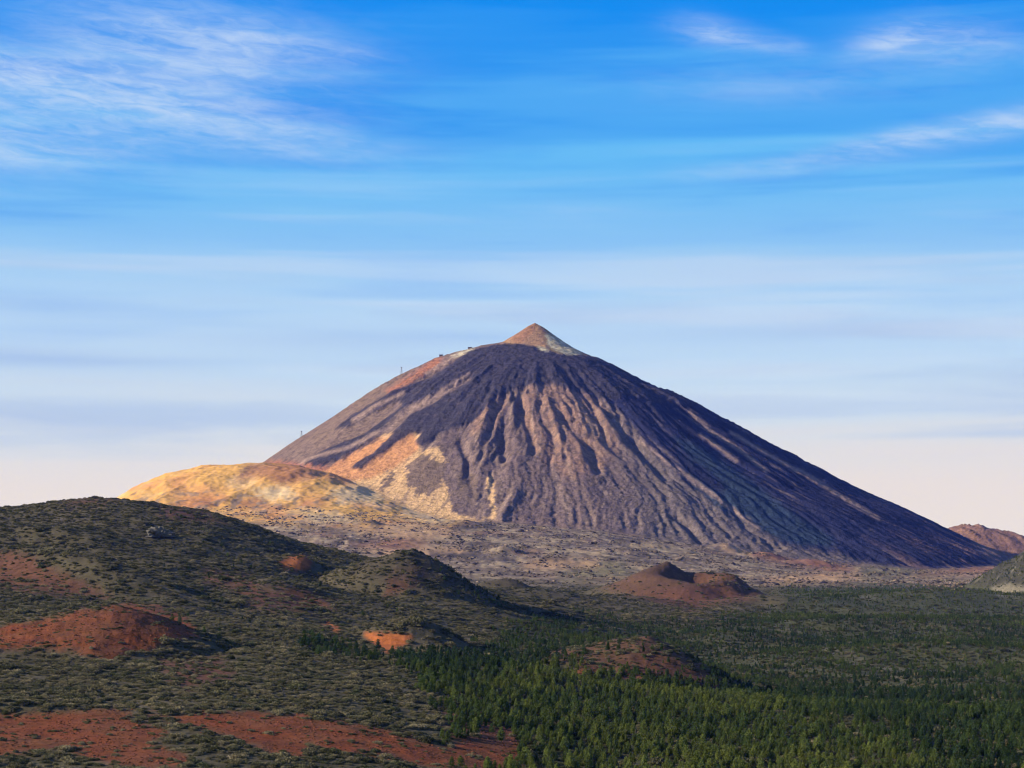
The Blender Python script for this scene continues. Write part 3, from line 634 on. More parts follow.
def terrain_objects():
    nr, nc = XX.shape
    vid = np.arange(nr * nc).reshape(nr, nc)
    reg = np.zeros((nr - 1, nc - 1), np.int32)
    def fc(a): return (a[:-1, :-1] + a[1:, :-1] + a[:-1, 1:] + a[1:, 1:]) / 4
    for i, c in enumerate(HS):
        reg[fc(c) > (1.0 if HILLS[i]['h'] > 1 else 12.0)] = i + 2
    reg[fc(VC) > 0] = 1
    Q = np.stack([vid[:-1, :-1], vid[:-1, 1:], vid[1:, 1:], vid[1:, :-1]], -1)
    P = np.stack([XX, YY, ZZ], -1).reshape(-1, 3); C_ = CC.reshape(-1, 3)
    spec = [('ground', M_gnd, 'broad scrub and lava plain with forest floor running from the ridge to the horizon', 'ground'),
            ('volcanic_mountain', M_vol, 'huge dark cone shaped volcano with lava streaked ravines under a small brown summit', 'volcano')]
    for h in HILLS:
        spec.append((h['n'], {'pumice_hill': M_pum, 'rust_hill': M_vol, 'rocky_hill': M_gnd}.get(h['n'], M_cin), h['lab'], 'hill'))
    for i, (nm, mat, lab, cat) in enumerate(spec):
        f = Q[reg == i].reshape(-1, 4)
        if len(f) == 0: continue
        used, inv = np.unique(f, return_inverse=True)
        me = bpy.data.meshes.new(nm)
        me.vertices.add(len(used)); me.vertices.foreach_set('co', P[used].astype(np.float32).ravel())
        me.loops.add(f.size); me.loops.foreach_set('vertex_index', inv.ravel().astype(np.int32))
        me.polygons.add(len(f)); me.polygons.foreach_set('loop_start', np.arange(0, f.size, 4, dtype=np.int32))
        me.update(calc_edges=True); me.validate()
        at_ = me.attributes.new('soil', 'FLOAT_COLOR', 'POINT')
        at_.data.foreach_set('color', np.concatenate([C_[used], np.ones((len(used), 1))], 1).astype(np.float32).ravel())
        me.polygons.foreach_set('use_smooth', np.ones(len(f), bool))
        me.materials.append(mat)
        o = bpy.data.objects.new(nm, me); COL.objects.link(o)
        o['kind'] = 'structure'; o['label'] = lab; o['category'] = cat
terrain_objects()

# ------------------------------------------------------------------ plants
def ground_z(X, Y):
    z, hs_, vc = H(X, Y, True)
    return z, hs_
def make_mesh(name, V, Fs, mats, midx=None, smooth=False):
    me = bpy.data.meshes.new(name)
    me.from_pydata([tuple(map(float, v)) for v in V], [], [tuple(int(i) for i in f) for f in Fs])
    for m in mats: me.materials.append(m)
    if midx is not None: me.polygons.foreach_set('material_index', np.array(midx, np.int32))
    if smooth: me.polygons.foreach_set('use_smooth', np.ones(len(me.polygons), bool))
    me.update()
    return me

def leaf_material(name, dark, mid, light, trans=0.3):
    m = bpy.data.materials.new(name); m.use_nodes = True
    t = m.node_tree; t.nodes.clear(); q = NT(t)
    out = q.n('ShaderNodeOutputMaterial')
    tint = q.n('ShaderNodeAttribute', attribute_name='tint'); tint.attribute_type = 'INSTANCER'
    shade = q.n('ShaderNodeAttribute', attribute_name='leaf')
    rnd = q.n('ShaderNodeObjectInfo').outputs['Random']
    ramp = q.n('ShaderNodeValToRGB'); cr = ramp.color_ramp
    cr.elements[0].position = 0.0; cr.elements[0].color = rgb(*dark); cr.elements[1].position = 1.0; cr.elements[1].color = rgb(*light)
    e = cr.elements.new(0.5); e.color = rgb(*mid)
    t.links.new(tint.outputs['Fac'], ramp.inputs[0])
    f = q.m('MULTIPLY', q.mapr(rnd, 0, 1, 0.72, 1.28, False), q.mapr(shade.outputs['Fac'], 0, 1, 0.70, 1.30, False))
    col = q.vm('SCALE', ramp.outputs[0]); t.links.new(f, col.node.inputs['Scale'])
    d = q.n('ShaderNodeBsdfPrincipled'); d.inputs['Roughness'].default_value = 0.75; d.inputs['Specular IOR Level'].default_value = 0.15
    t.links.new(col, d.inputs['Base Color'])
    tr = q.n('ShaderNodeBsdfTranslucent'); t.links.new(col, tr.inputs['Color'])
    mx = q.n('ShaderNodeMixShader'); mx.inputs[0].default_value = trans
    t.links.new(d.outputs[0], mx.inputs[1]); t.links.new(tr.outputs[0], mx.inputs[2]); t.links.new(mx.outputs[0], out.inputs[0])
    return m
def plain_material(name, c, rough=0.85, var=0.25, scale=0.5, metal=0.0):
    m = bpy.data.materials.new(name); m.use_nodes = True
    t = m.node_tree; q = NT(t); b = t.nodes['Principled BSDF']
    co = q.n('ShaderNodeTexCoord').outputs['Object']
    n = q.noise(co, scale, 5.0, 0.6)
    col = q.mix(n, rgb(*[x * (1 - var) for x in c]), rgb(*[min(0.9, x * (1 + var)) for x in c]))
    t.links.new(col, b.inputs['Base Color']); b.inputs['Roughness'].default_value = rough; b.inputs['Metallic'].default_value = metal
    return m
M_needle = leaf_material('pine_needles', (0.034, 0.070, 0.034), (0.090, 0.136, 0.040), (0.195, 0.228, 0.055), 0.4)
M_bark = plain_material('pine_bark', (0.09, 0.065, 0.05), 0.95, 0.3, 3.0)
M_bush = leaf_material('broom_leaves', (0.058, 0.068, 0.034), (0.135, 0.125, 0.066), (0.24, 0.205, 0.12), 0.25)

def pine_crown(seed, wide, gap=0.0):
    r = np.random.default_rng(seed); V, Fs, LS = [], [], []
    lean = r.normal(0, 0.02, 2)
    lv = 22
    for i in range(lv):
        t = (i + r.random() * 0.6) / lv
        z = 0.13 + 0.85 * t
        if r.random() < gap: continue
        rad = wide * ((1 - t) ** 0.58 * 0.92 + 0.05) * r.uniform(0.75, 1.2) * (0.75 + 0.25 * min(1, t * 6))
        nb = max(3, int(8 * (1 - t) + 3)); a0 = r.random() * 6.28
        for b in range(nb):
            a = a0 + b * 6.283 / nb + r.normal(0, 0.25)
            L = rad * r.uniform(0.6, 1.15); ls = np.clip(r.normal(0.5, 0.25), 0, 1)
            for kx in ((0.45, 0.95) if L > 0.06 else (0.8,)):
                c = np.array([math.cos(a) * L * kx + lean[0] * z, math.sin(a) * L * kx + lean[1] * z, z + L * kx * r.uniform(-0.05, 0.30)])
                ts = r.uniform(0.045, 0.075)
                for _ in range(4):
                    d = np.array([math.cos(a), math.sin(a), 0.9]) * 0.8 + r.normal(0, 0.6, 3); d /= np.linalg.norm(d)
                    e = np.cross(d, r.normal(0, 1, 3)); e /= np.linalg.norm(e) + 1e-6
                    n = len(V)
                    V += [c - d * ts * 0.35 - e * ts * 0.42, c - d * ts * 0.35 + e * ts * 0.42, c + d * ts * 1.25]
                    Fs.append((n, n + 1, n + 2)); LS.append(ls)
    return V, Fs, LS
def pine_trunk(seed):
    V, Fs = [], []
    for i, (z, rr) in enumerate(((-0.10, 0.026), (0.12, 0.020), (0.55, 0.012), (0.94, 0.004))):
        for k_ in range(6): V.append((rr * math.cos(k_ * 1.0472), rr * math.sin(k_ * 1.0472), z))
        if i:
            for k_ in range(6): Fs.append(((i - 1) * 6 + k_, (i - 1) * 6 + (k_ + 1) % 6, i * 6 + (k_ + 1) % 6, i * 6 + k_))
    return V, Fs
def add_leaf_attr(me, vals):
    a = me.attributes.new('leaf', 'FLOAT', 'FACE'); a.data.foreach_set('value', np.array(vals, np.float32))
PINES = []
for i, (wd, gp) in enumerate(((0.25, 0.0), (0.31, 0.08), (0.21, 0.05), (0.36, 0.15), (0.28, 0.1))):
    V, Fs, LS = pine_crown(300 + i, wd, gp); tv, tf = pine_trunk(i)
    cm = make_mesh('pine_crown', V, Fs, [M_needle]); add_leaf_attr(cm, LS)
    tm = make_mesh('pine_trunk', tv, tf, [M_bark])
    n = len(V)
    wm = make_mesh('pine_whole', list(V) + list(tv), list(Fs) + [tuple(a + n for a in f) for f in tf], [M_needle, M_bark], [0] * len(Fs) + [1] * len(tf)); add_leaf_attr(wm, LS + [0.5] * len(tf))
    PINES.append((cm, tm, wm))
def bush_mesh(seed):
    r = np.random.default_rng(seed); V, Fs, LS = [], [], []
    lobes = [(0, 0, 0.72)] + [(r.uniform(-.55, .55), r.uniform(-.55, .55), r.uniform(.35, .6)) for _ in range(4)]
    for (x, y, rad) in lobes:
        for _ in range(int(130 * rad)):
            a = r.random() * 6.283; cz = r.random() ** 0.7; sz = math.sqrt(max(0, 1 - cz * cz))
            nrm = np.array([math.cos(a) * sz, math.sin(a) * sz, cz]); c = np.array([x, y, 0]) + nrm * rad * r.uniform(0.8, 1.08) * np.array([1, 1, 0.72])
            d = nrm + r.normal(0, 0.45, 3); d /= np.linalg.norm(d); e = np.cross(d, r.normal(0, 1, 3)); e /= np.linalg.norm(e) + 1e-6
            s_ = r.uniform(0.10, 0.19); n = len(V)
            V += [c - e * s_ * .7, c + d * s_ * .55 - e * s_ * .15, c + d * s_, c + e * s_ * .7]
            Fs.append((n, n + 1, n + 2, n + 3)); LS.append(np.clip(r.normal(0.5, 0.25), 0, 1))
        # twiggy inside of the bush
        n = len(V); V.append((x, y, rad * 0.55))
        for k_ in range(8): V.append((x + rad * .8 * math.cos(k_ * .785), y + rad * .8 * math.sin(k_ * .785), -0.12))
        for k_ in range(8): Fs.append((n, n + 1 + k_, n + 1 + (k_ + 1) % 8)); LS.append(0.1)
    me = make_mesh('shrub', V, Fs, [M_bush]); add_leaf_attr(me, LS)
    return me
BUSHES = [bush_mesh(700 + i) for i in range(4)]

rg = np.random.default_rng(42)
def scatter(n, y0, y1, u0, u1):
    Y = np.sqrt(rg.random(n) * (y1 ** 2 - y0 ** 2) + y0 ** 2); U_ = rg.uniform(u0, u1, n)
    return (U_ - HX) / F * Y, Y
def info(X, Y):
    z, hs_ = ground_z(X, Y)
    U_ = HX + F * X / Y; V_ = HY - F * z / Y
    return z, hs_, U_, V_

# pines
trees = []
for (n, y0, y1, s_lo, s_hi) in ((20000, 905, 1700, 4.0, 10.0), (46000, 1700, 3400, 3.0, 7.5), (60000, 3400, 6300, 3.0, 7.0)):
    X, Y = scatter(int(n * 1.13), y0, y1, -60, 1285); n = len(X)
    z, hs_, U_, V_ = info(X, Y)
    fo = look(pm_forest, U_, V_, 26 * fbm(X / 40, Y / 60, 3, 201), 14 * fbm(X / 40, Y / 60, 3, 203))
    cl = fbm(X / 55, Y / 75, 3, 205)
    den = (0.35 * sstep(fo, 0.05, 0.5) + 0.65 * sstep(fo, 0.4, 0.95)) * (0.45 + 0.55 * sstep(cl + 0.5 * fbm(X / 200, Y / 240, 3, 209), -0.40, 0.15)) * (1 - 0.85 * look(pm_track, U_, V_))
    den *= 1 - 0.92 * np.maximum(look(pm_red, U_, V_) * (V_ > 560), look(pm_orange, U_, V_))
    bald = hs_[2] / 101 + hs_[3] / 50; den *= 1 - 0.7 * sstep(bald, 0.2, 0.6) * (U_ < 720)
    den *= 1 - 0.9 * sstep(hs_[4], 6, 16)
    den *= np.where(Y > 4300, 1 - 0.93 * sstep(Y + 500 * cl, 4500, 5500), 1)
    den = np.maximum(den, 0.95 * sstep(hs_[8], 4, 15) * (1 - look(pm_palehill, U_, V_)))
    # a few pines on the flanks of the dark cone and on the ridge
    den = np.maximum(den, 0.6 * sstep(hs_[0], 3, 15) * sstep(U_, 425, 470) * sstep(U_, 560, 500)); den = np.maximum(den, 0.012 * (Y > 1500) * (Y < 3000) * (U_ > 150))
    ok = rg.random(n) < den
    X, Y, z, U_, V_, cl = X[ok], Y[ok], z[ok], U_[ok], V_[ok], cl[ok]
    hgt = rg.uniform(s_lo, s_hi, len(X)) * (0.7 + 0.5 * rg.random(len(X)) ** 2)
    big = sstep(fbm(X / 220, Y / 260, 3, 207), -0.25, 0.3)
    tint = np.clip(0.22 + 0.42 * big + rg.normal(0, 0.17, len(X)) + 0.34 * look(pm_bright, U_, V_) - 0.08 + 0.20 * sstep(Y, 2600, 3600) * sstep(U_, 640, 860), 0, 1)
    trees.append(np.stack([X, Y, z, hgt, tint, U_], 1))
trees = np.concatenate(trees)
top_py = HY - F * (trees[:, 2] + trees[:, 3] * 0.55) / trees[:, 1]
inside = (trees[:, 5] > 4) & (trees[:, 5] < 1020) & (top_py < 766)
order = np.where(inside)[0]; order = order[np.argsort(-trees[order, 3] / trees[order, 1])]
solo = order[:298]; rest = np.setdiff1d(np.arange(len(trees)), solo)
rest = rest[~((top_py[rest] > 770) & (trees[rest, 1] < 960) & False)]

def props(o, label, cat, group=None, kind=None):
    o['label'] = label; o['category'] = cat
    if group: o['group'] = group
    if kind: o['kind'] = kind

def gn_scatter(name, pts, scl, rot, idx, tint, meshes, label, cat):
    src = bpy.data.collections.new(name + ' kinds')
    for i, me in enumerate(meshes):
        o = bpy.data.objects.new('%s_%02d' % (me.name, i), me); src.objects.link(o)
    me = bpy.data.meshes.new(name); me.vertices.add(len(pts)); me.vertices.foreach_set('co', pts.astype(np.float32).ravel())
    for an, ty, dat in (('scl', 'FLOAT_VECTOR', scl), ('rot', 'FLOAT_VECTOR', rot), ('idx', 'INT', idx), ('tint', 'FLOAT', tint)):
        a = me.attributes.new(an, ty, 'POINT')
        a.data.foreach_set('vector' if ty == 'FLOAT_VECTOR' else 'value', (dat.astype(np.int32) if ty == 'INT' else dat.astype(np.float32)).ravel())
    o = bpy.data.objects.new(name, me); COL.objects.link(o)
    ng = bpy.data.node_groups.new(name, 'GeometryNodeTree')
    ng.interface.new_socket('Geometry', in_out='INPUT', socket_type='NodeSocketGeometry'); ng.interface.new_socket('Geometry', in_out='OUTPUT', socket_type='NodeSocketGeometry')
    N = ng.nodes; gi = N.new('NodeGroupInput'); go = N.new('NodeGroupOutput'); ip = N.new('GeometryNodeInstanceOnPoints'); ci = N.new('GeometryNodeCollectionInfo')
    ci.inputs['Collection'].default_value = src; ci.inputs['Separate Children'].default_value = True; ci.inputs['Reset Children'].default_value = True
    def na(nm, ty):
        n_ = N.new('GeometryNodeInputNamedAttribute'); n_.data_type = ty; n_.inputs[0].default_value = nm
        return n_.outputs[0]
    l = ng.links.new
    l(gi.outputs[0], ip.inputs['Points']); l(ci.outputs[0], ip.inputs['Instance']); ip.inputs['Pick Instance'].default_value = True
    l(na('idx', 'INT'), ip.inputs['Instance Index']); l(na('rot', 'FLOAT_VECTOR'), ip.inputs['Rotation']); l(na('scl', 'FLOAT_VECTOR'), ip.inputs['Scale'])
    l(ip.outputs[0], go.inputs[0])
    md = o.modifiers.new('scatter', 'NODES'); md.node_group = ng
    props(o, label, cat, kind='stuff')
    return o

tr = trees[rest]; n = len(tr)
wid = rg.uniform(0.85, 1.2, n)
gn_scatter('pine_forest', tr[:, :3], np.stack([tr[:, 3] * wid, tr[:, 3] * wid, tr[:, 3]], 1), np.stack([rg.normal(0, .03, n), rg.normal(0, .03, n), rg.uniform(0, 6.28, n)], 1),
           rg.integers(0, 5, n), tr[:, 4], [p[2] for p in PINES], 'green pine forest filling the valley floor and lapping round the cinder cones', 'forest')

protos = []
def new_pine(k_):
    cm, tm, wm = PINES[k_]
    e = bpy.data.objects.new('pine_tree', None); e.empty_display_size = 0.3
    c = bpy.data.objects.new('crown', cm); t_ = bpy.data.objects.new('trunk', tm)
    for ch in (c, t_): ch.parent = e
    return e, c, t_
protos = [new_pine(i) for i in range(5)]
def pine_label(u, tint, px_h):
    where = ('at the bottom right corner' if u > 930 else 'in the lower right rows' if u > 800 else 'below the red brown cone' if u > 640 else 'in the bottom centre rows' if u > 540 else 'at the edge of the reddish clearing')
    tone = 'yellow green' if tint > 0.62 else 'dark green' if tint < 0.42 else 'mid green'
    size = 'tall' if px_h > 17 else 'shorter'
    return '%s %s pine among the nearest trees %s' % (size, tone, where)
for j in solo:
    X, Y, z, hgt, tint, u = trees[j]
    e0, c0, t0 = protos[int(rg.integers(0, 5))]
    e, c, t_ = e0.copy(), c0.copy(), t0.copy()
    for ob in (e, c, t_): COL.objects.link(ob)
    c.parent = e; t_.parent = e; c.name = 'crown'; t_.name = 'trunk'; e.name = 'pine_tree'
    e.location = (X, Y, z); wd = float(rg.uniform(0.9, 1.2)) * hgt
    e.scale = (wd, wd, hgt); e.rotation_euler = (0, 0, float(rg.uniform(0, 6.28)))
    c['tint'] = float(tint)
    lab = pine_label(u, tint, hgt * F / Y)
    props(e, lab, 'tree', 'nearest pines: ' + lab)

# broom and other shrubs
bush = []
for (n, y0, y1, s_lo, s_hi) in ((66000, 720, 1700, 1.3, 3.2), (150000, 1700, 3600, 1.6, 3.5), (60000, 3600, 5200, 1.8, 3.6)):
    X, Y = scatter(int(n * 1.2), y0, y1, -260, 1230); n = len(X)
    z, hs_, U_, V_ = info(X, Y)
    fo = look(pm_forest, U_, V_, 14 * fbm(X / 40, Y / 60, 3, 201), 8 * fbm(X / 40, Y / 60, 3, 203))
    cl = fbm(X / 26, Y / 22, 3, 211); c2_ = fbm(X / 9, Y / 8, 2, 213)
    den = 0.22 + 0.78 * sstep(cl + 0.7 * c2_, -0.22, 0.15)
    wu, wv = 16 * fbm(X / 18, Y / 24, 5, 107, 0.6), 8 * fbm(X / 18, Y / 24, 5, 109, 0.6)
    red = look(pm_red, U_, V_, wu, wv)
    den *= 1 - np.where(cl + 0.5 * c2_ > 0.18, 0.35, 0.93) * sstep(red, 0.2, 0.7); den *= 1 - 0.55 * look(pm_redbrown, U_, V_); den *= 1 - look(pm_orange, U_, V_)
    den *= 1 - 0.45 * sstep(fo, 0.3, 0.8); den *= np.where(Y > 3600, 0.8, 1 - 0.4 * sstep(Y, 2900, 3400)) * (1 - 0.9 * sstep(Y, 4600, 5200)); den *= 1 - 0.2 * sstep(hs_[2], 45, 75)
    ok = rg.random(n) < den
    X, Y, z, U_, cl, red = X[ok], Y[ok], z[ok], U_[ok], cl[ok], red[ok]
    sz = rg.uniform(s_lo, s_hi, len(X)) * np.exp(rg.normal(-0.12, 0.38, len(X))) * (1 - 0.4 * (red > 0.4))
    tint = np.clip(0.5 + 0.45 * fbm(X / 60, Y / 60, 2, 215) + rg.normal(0, 0.27, len(X)) - 0.12 * sstep(Y, 1700, 2600) - 0.2 * fo[ok], 0, 1)
    bush.append(np.stack([X, Y, z, sz, tint, U_, red], 1))
bush = np.concatenate(bush)
pyb = HY - F * (bush[:, 2] + bush[:, 3] * 0.4) / bush[:, 1]
inside = (bush[:, 5] > 6) & (bush[:, 5] < 1018) & (pyb < 765)
order = np.where(inside)[0]; order = order[np.argsort(-bush[order, 3] / bush[order, 1])]
solo_b = order[:295]; rest_b = np.setdiff1d(np.arange(len(bush)), solo_b)
br = bush[rest_b]; n = len(br); ar = rg.uniform(0.8, 1.35, n)
gn_scatter('scrub_vegetation', br[:, :3], np.stack([br[:, 3] * ar, br[:, 3] * ar, br[:, 3] * rg.uniform(.75, 1.15, n)], 1), np.stack([0 * ar, 0 * ar, rg.uniform(0, 6.28, n)], 1),
           rg.integers(0, 4, n), br[:, 4], BUSHES, 'olive and grey green scrub covering the ridge and the foreground slope', 'scrub')
bprot = [bpy.data.objects.new('shrub', m_) for m_ in BUSHES]
for j in solo_b:
    X, Y, z, sz, tint, u, red = bush[j]
    o = bprot[int(rg.integers(0, 4))].copy(); COL.objects.link(o); o.name = 'shrub'
    a_ = float(rg.uniform(0.9, 1.3)) * sz
    o.location = (X, Y, z); o.scale = (a_, a_, sz * float(rg.uniform(.8, 1.1))); o.rotation_euler = (0, 0, float(rg.uniform(0, 6.28)))
    o['tint'] = float(tint)
    tone = 'pale olive' if tint > 0.6 else 'dark green' if tint < 0.38 else 'grey green'
    pv = HY - F * z / Y
    soil = 'on red soil' if red > 0.35 else 'in dense scrub'
    place = ('bottom left' if u < 130 else 'near the red strip' if u < 330 else 'left of the pines' if u < 470 else 'beside the pines')
    row = 'lowest rows' if pv > 735 else 'second rows'
    lab = '%s shrub %s, %s, %s' % (tone, soil, place, row)
    props(o, lab, 'shrub', 'nearest shrubs: ' + lab)

# loose rock: blocks of lava strewn over the plain, cinders on the bare red ground
def tint_material(name, lo, hi):
    m = bpy.data.materials.new(name); m.use_nodes = True
    t = m.node_tree; q = NT(t); b = t.nodes['Principled BSDF']
    a = q.n('ShaderNodeAttribute', attribute_name='tint'); a.attribute_type = 'INSTANCER'
    rnd = q.n('ShaderNodeObjectInfo').outputs['Random']
    col = q.vm('SCALE', q.mix(a.outputs['Fac'], rgb(*lo), rgb(*hi))); t.links.new(q.mapr(rnd, 0, 1, 0.7, 1.3, False), col.node.inputs['Scale'])
    t.links.new(col, b.inputs['Base Color']); b.inputs['Roughness'].default_value = 0.95; b.inputs['Specular IOR Level'].default_value = 0.1
    return m
def stone_mesh(name, seed, mat, flat):
    r = np.random.default_rng(seed); V, Fs = [], []
    for b in range(5):
        for a in range(7):
            t = b / 4 * math.pi * 0.62; th = a * 0.8976 + 0.3 * b
            V.append(np.array([math.sin(t) * math.cos(th) + 0.0, math.sin(t) * math.sin(th), math.cos(t) * flat]) * r.uniform(0.75, 1.15))
        if b:
            for a in range(7): Fs.append((b * 7 - 7 + a, b * 7 - 7 + (a + 1) % 7, b * 7 + (a + 1) % 7, b * 7 + a))
    return make_mesh(name, V, Fs, [mat])
M_lava = tint_material('lava_block', (0.045, 0.038, 0.036), (0.30, 0.22, 0.15))
M_red = tint_material('cinder_stone', (0.07, 0.030, 0.020), (0.24, 0.085, 0.040))
X, Y = scatter(70000, 5000, 8900, -60, 1090); z, hs_, U_, V_ = info(X, Y)
d_ = sstep(fbm(X / 160, Y / 240, 3, 221) + 0.5 * fbm(X / 40, Y / 50, 2, 223), -0.15, 0.3)
ok = (rg.random(len(X)) < d_) & (H(X, Y, True)[2] < -8) & (hs_[10] < 60) & (hs_[8] < 2) & (Y < 8650)
X, Y, z = X[ok], Y[ok], z[ok]; n = len(X); sz = rg.uniform(1.2, 3.6, n) * np.exp(rg.normal(0, 0.35, n)) * 1.1
gn_scatter('lava_rubble', np.stack([X, Y, z], 1), np.stack([sz * rg.uniform(.8, 2.0, n), sz * rg.uniform(.8, 1.6, n), sz], 1), np.stack([0 * sz, 0 * sz, rg.uniform(0, 6.28, n)], 1), rg.integers(0, 3, n),
           np.clip(0.25 + 0.8 * fbm(X / 120, Y / 200, 3, 225) + rg.normal(0, .22, n), 0, 1), [stone_mesh('lava_block', 40 + i, M_lava, 0.75) for i in range(3)], 'dark and tan lava blocks strewn over the plain below the volcano', 'rubble')
X, Y = scatter(150000, 720, 1750, -90, 760); z, hs_, U_, V_ = info(X, Y)
red = look(pm_red, U_, V_, 16 * fbm(X / 18, Y / 24, 5, 107, 0.6), 8 * fbm(X / 18, Y / 24, 5, 109, 0.6))
ok = rg.random(len(X)) < red * (0.25 + 0.75 * sstep(fbm(X / 14, Y / 18, 3, 227), -0.2, 0.3))
X, Y, z = X[ok], Y[ok], z[ok]; n = len(X); sz = rg.uniform(0.15, 0.42, n) * np.exp(rg.normal(0, 0.4, n))
gn_scatter('cinder_gravel', np.stack([X, Y, z], 1), np.stack([sz * rg.uniform(.9, 1.6, n), sz * rg.uniform(.9, 1.6, n), sz], 1), np.stack([0 * sz, 0 * sz, rg.uniform(0, 6.28, n)], 1), rg.integers(0, 3, n),
           np.clip(rg.normal(.5, .3, n), 0, 1), [stone_mesh('cinder_stone', 60 + i, M_red, 0.7) for i in range(3)], 'loose red and dark cinders lying on the bare red slopes', 'gravel')

# ------------------------------------------------------------------ crag, cable car
class MB:
    def __init__(s): s.V = []; s.F = []
    def box(s, c, d, rz=0.0):
        n = len(s.V); c_, s_ = math.cos(rz), math.sin(rz)
        for dx in (-.5, .5):
            for dy in (-.5, .5):
                for dz in (-.5, .5):
                    x, y = dx * d[0], dy * d[1]
                    s.V.append((c[0] + x * c_ - y * s_, c[1] + x * s_ + y * c_, c[2] + dz * d[2]))
        s.F += [tuple(n + i for i in f) for f in ((0, 1, 3, 2), (4, 6, 7, 5), (0, 4, 5, 1), (2, 3, 7, 6), (0, 2, 6, 4), (1, 5, 7, 3))]
    def bar(s, a, b, r):
        a, b = np.array(a, float), np.array(b, float); d = b - a; d /= np.linalg.norm(d)
        u_ = np.cross(d, (0.3, 0.9, 0.2)); u_ /= np.linalg.norm(u_); v_ = np.cross(d, u_); n = len(s.V)
        for p in (a, b):
            for k_ in range(4):
                q_ = k_ * math.pi / 2 + .785; s.V.append(tuple(p + r * (math.cos(q_) * u_ + math.sin(q_) * v_)))
        s.F += [(n + k_, n + (k_ + 1) % 4, n + 4 + (k_ + 1) % 4, n + 4 + k_) for k_ in range(4)] + [(n + 3, n + 2, n + 1, n), (n + 4, n + 5, n + 6, n + 7)]
    def build(s, name, mat, parent=None):
        o = bpy.data.objects.new(name, make_mesh(name, s.V, s.F, [mat])); COL.objects.link(o)
        if parent is not None: o.parent = parent
        return o
M_steel = plain_material('weathered_steel', (0.20, 0.19, 0.19), 0.6, 0.2, 0.5, 0.3)
M_conc = plain_material('grey_concrete', (0.22, 0.18, 0.16), 0.9, 0.2, 0.2)
M_roof = plain_material('dark_roof', (0.06, 0.05, 0.055), 0.8, 0.2, 0.2)
M_win = plain_material('dark_window', (0.02, 0.025, 0.03), 0.15, 0.1, 1.0)
M_crag = plain_material('pale_crag', (0.11, 0.10, 0.08), 0.95, 0.5, 0.25)

def surface_on(px, y0, y1):
    """the skyline point of the land in a picture column"""
    Y = np.arange(y0, y1, 4.0); X = (px - HX) / F * Y; z = H(X, Y)
    i = int(np.argmax(z / Y)); return X[i], Y[i], z[i]
def pylon(px, hgt, label):
    X, Y, z = surface_on(px, 9500, 11300)
    e = bpy.data.objects.new('cable_car_pylon', None); COL.objects.link(e); e.location = (X, Y, z)
    m = MB(); b0, b1 = 5.0, 1.8
    cs = [(1, 1), (-1, 1), (-1, -1), (1, -1)]
    for (a, b) in cs: m.bar((a * b0, b * b0, -6), (a * b1, b * b1, hgt), 0.9)
    for k_ in range(5):
        t0, t1 = k_ / 5, (k_ + 1) / 5
        w0, w1 = b0 + (b1 - b0) * t0, b0 + (b1 - b0) * t1
        for i in range(4):
            (a, b), (c, d) = cs[i], cs[(i + 1) % 4]
            m.bar((a * w0, b * w0, t0 * hgt), (c * w1, d * w1, t1 * hgt), 0.45)
    m.build('tower', M_steel, e)
    a_ = MB(); a_.bar((0, -9, hgt), (0, 9, hgt), 0.9); a_.bar((-5, 0, hgt + 0.5), (5, 0, hgt + 0.5), 0.8); a_.build('crossarm', M_steel, e)
    for sgn in (-1, 1):
        g_ = MB(); g_.box((0, sgn * 8, hgt + 1.6), (10, 1.6, 1.6)); g_.build('cable_saddle', M_steel, e)
    props(e, label, 'pylon')
pylon(401.5, 38, 'steel lattice cable car pylon on the upper left skyline of the volcano')
pylon(301.5, 30, 'steel lattice cable car pylon low on the left skyline, above the ochre hill')
def station(px, w_, d_, h_, mast, label, name):
    X, Y, z = surface_on(px, 10000, 11200)
    e = bpy.data.objects.new(name, None); COL.objects.link(e); e.location = (X, Y, z)
    m = MB(); m.box((0, 0, h_ / 2 - 4), (w_, d_, h_ + 8)); m.build('wall', M_conc, e)
    m = MB(); m.box((0, 0, h_ + 0.8), (w_ + 3, d_ + 3, 1.6)); m.build('roof', M_roof, e)
    for k_ in range(3):
        m = MB(); m.box(((k_ - 1) * w_ * 0.3, -d_ / 2 - 0.1, h_ * 0.55), (w_ * 0.2, 0.5, h_ * 0.35)); m.build('window', M_win, e)
    if mast:
        m = MB(); m.bar((w_ * .3, 0, h_), (w_ * .3, 0, h_ + mast), 0.8); m.build('mast', M_steel, e)
    props(e, label, 'building')
station(441, 22, 14, 9, 14, 'small station building with a mast on the upper left shoulder of the volcano', 'mountain_station')
station(470, 26, 14, 9, 0, 'low dark roofed hut on the shoulder just left of the summit cone', 'mountain_hut')

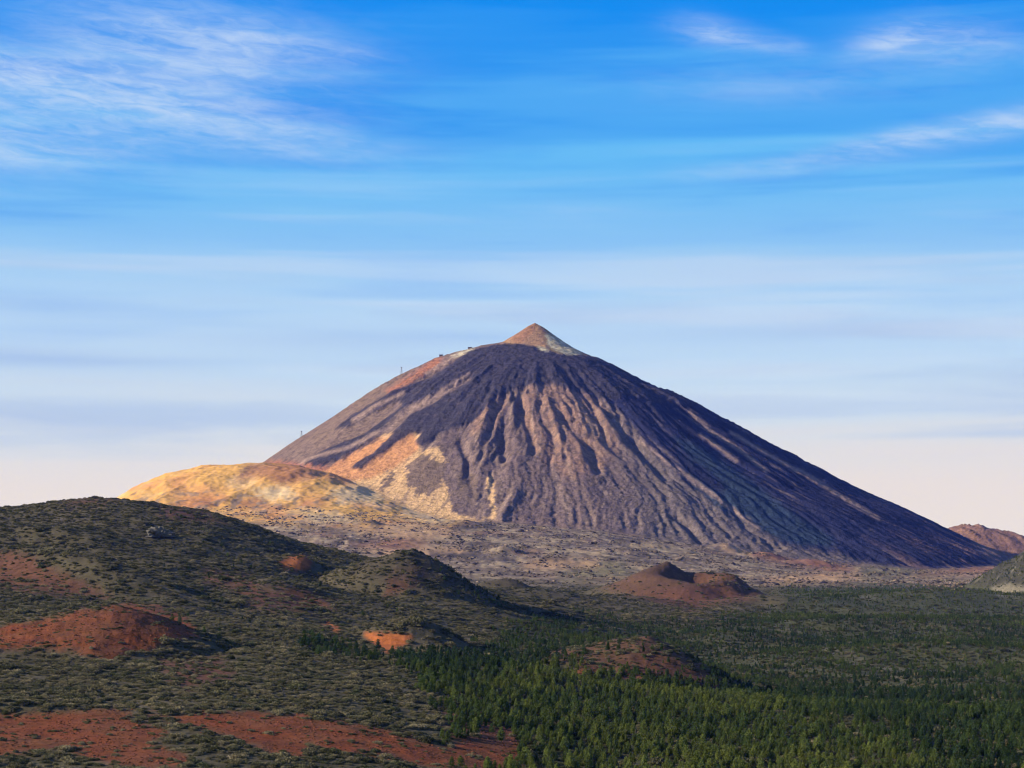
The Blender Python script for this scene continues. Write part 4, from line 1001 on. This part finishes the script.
def crag(X, Y, size, seed, label):
    z, _ = ground_z(np.array([X]), np.array([Y])); r = np.random.default_rng(seed)
    V, Fs = [], []; NA, NB = 40, 16
    for b in range(NB + 1):
        for a in range(NA):
            th = a * 6.283 / NA; t = b / NB
            rad = size * (1 - t ** 2.4) ** 0.5 * (1.0 + 0.25 * math.sin(3 * th + 1)) if t < 1 else 0.01
            p = np.array([rad * math.cos(th) * 1.25, rad * math.sin(th) * 0.7, size * 0.85 * t])
            nn = perlin(np.array([p[0] / size * 2 + seed + p[2] / size * 3]), np.array([p[1] / size * 2 + p[2] / size * 2.2]))[0] + 0.5 * perlin(np.array([p[0] / size * 6 + p[2] / size * 7]), np.array([p[1] / size * 6 - p[2] / size * 5]))[0]
            f = 1 + 0.5 * nn
            V.append((p[0] * f, p[1] * f, p[2] * (1 + 0.3 * nn) - size * 0.12))
    for b in range(NB):
        for a in range(NA): Fs.append((b * NA + a, b * NA + (a + 1) % NA, (b + 1) * NA + (a + 1) % NA, (b + 1) * NA + a))
    o = bpy.data.objects.new('rock_crag', make_mesh('rock_crag', V, Fs, [M_crag])); COL.objects.link(o)
    o.location = (X, Y, float(z[0])); props(o, label, 'rock')
_y = np.arange(2000.0, 2950.0, 5.0); _x = (158 - HX) / F * _y
Yc = float(_y[int(np.argmin(np.abs(HY - F * H(_x, _y) / _y - 536)))]); crag((158 - HX) / F * Yc, Yc, 17.0, 3, 'pale faced rock crag with a black shadow alone on the left ridge')

# ------------------------------------------------------------------ air
hz = MB(); hz.box((0, 14500, 750), (64000, 37000, 2000))
hm = bpy.data.materials.new('air'); hm.use_nodes = True; ht = hm.node_tree; ht.nodes.clear()
ho = ht.nodes.new('ShaderNodeOutputMaterial'); pv = ht.nodes.new('ShaderNodeVolumePrincipled')
pv.inputs['Color'].default_value = rgb(0.10, 0.19, 1.0); pv.inputs['Absorption Color'].default_value = rgb(1, 1, 1)
pv.inputs['Density'].default_value = 0.9e-5; pv.inputs['Anisotropy'].default_value = 0.0
ht.links.new(pv.outputs[0], ho.inputs['Volume'])
h_o = hz.build('haze', hm); props(h_o, 'thin blue air between the lookout and the volcano', 'haze', kind='stuff')
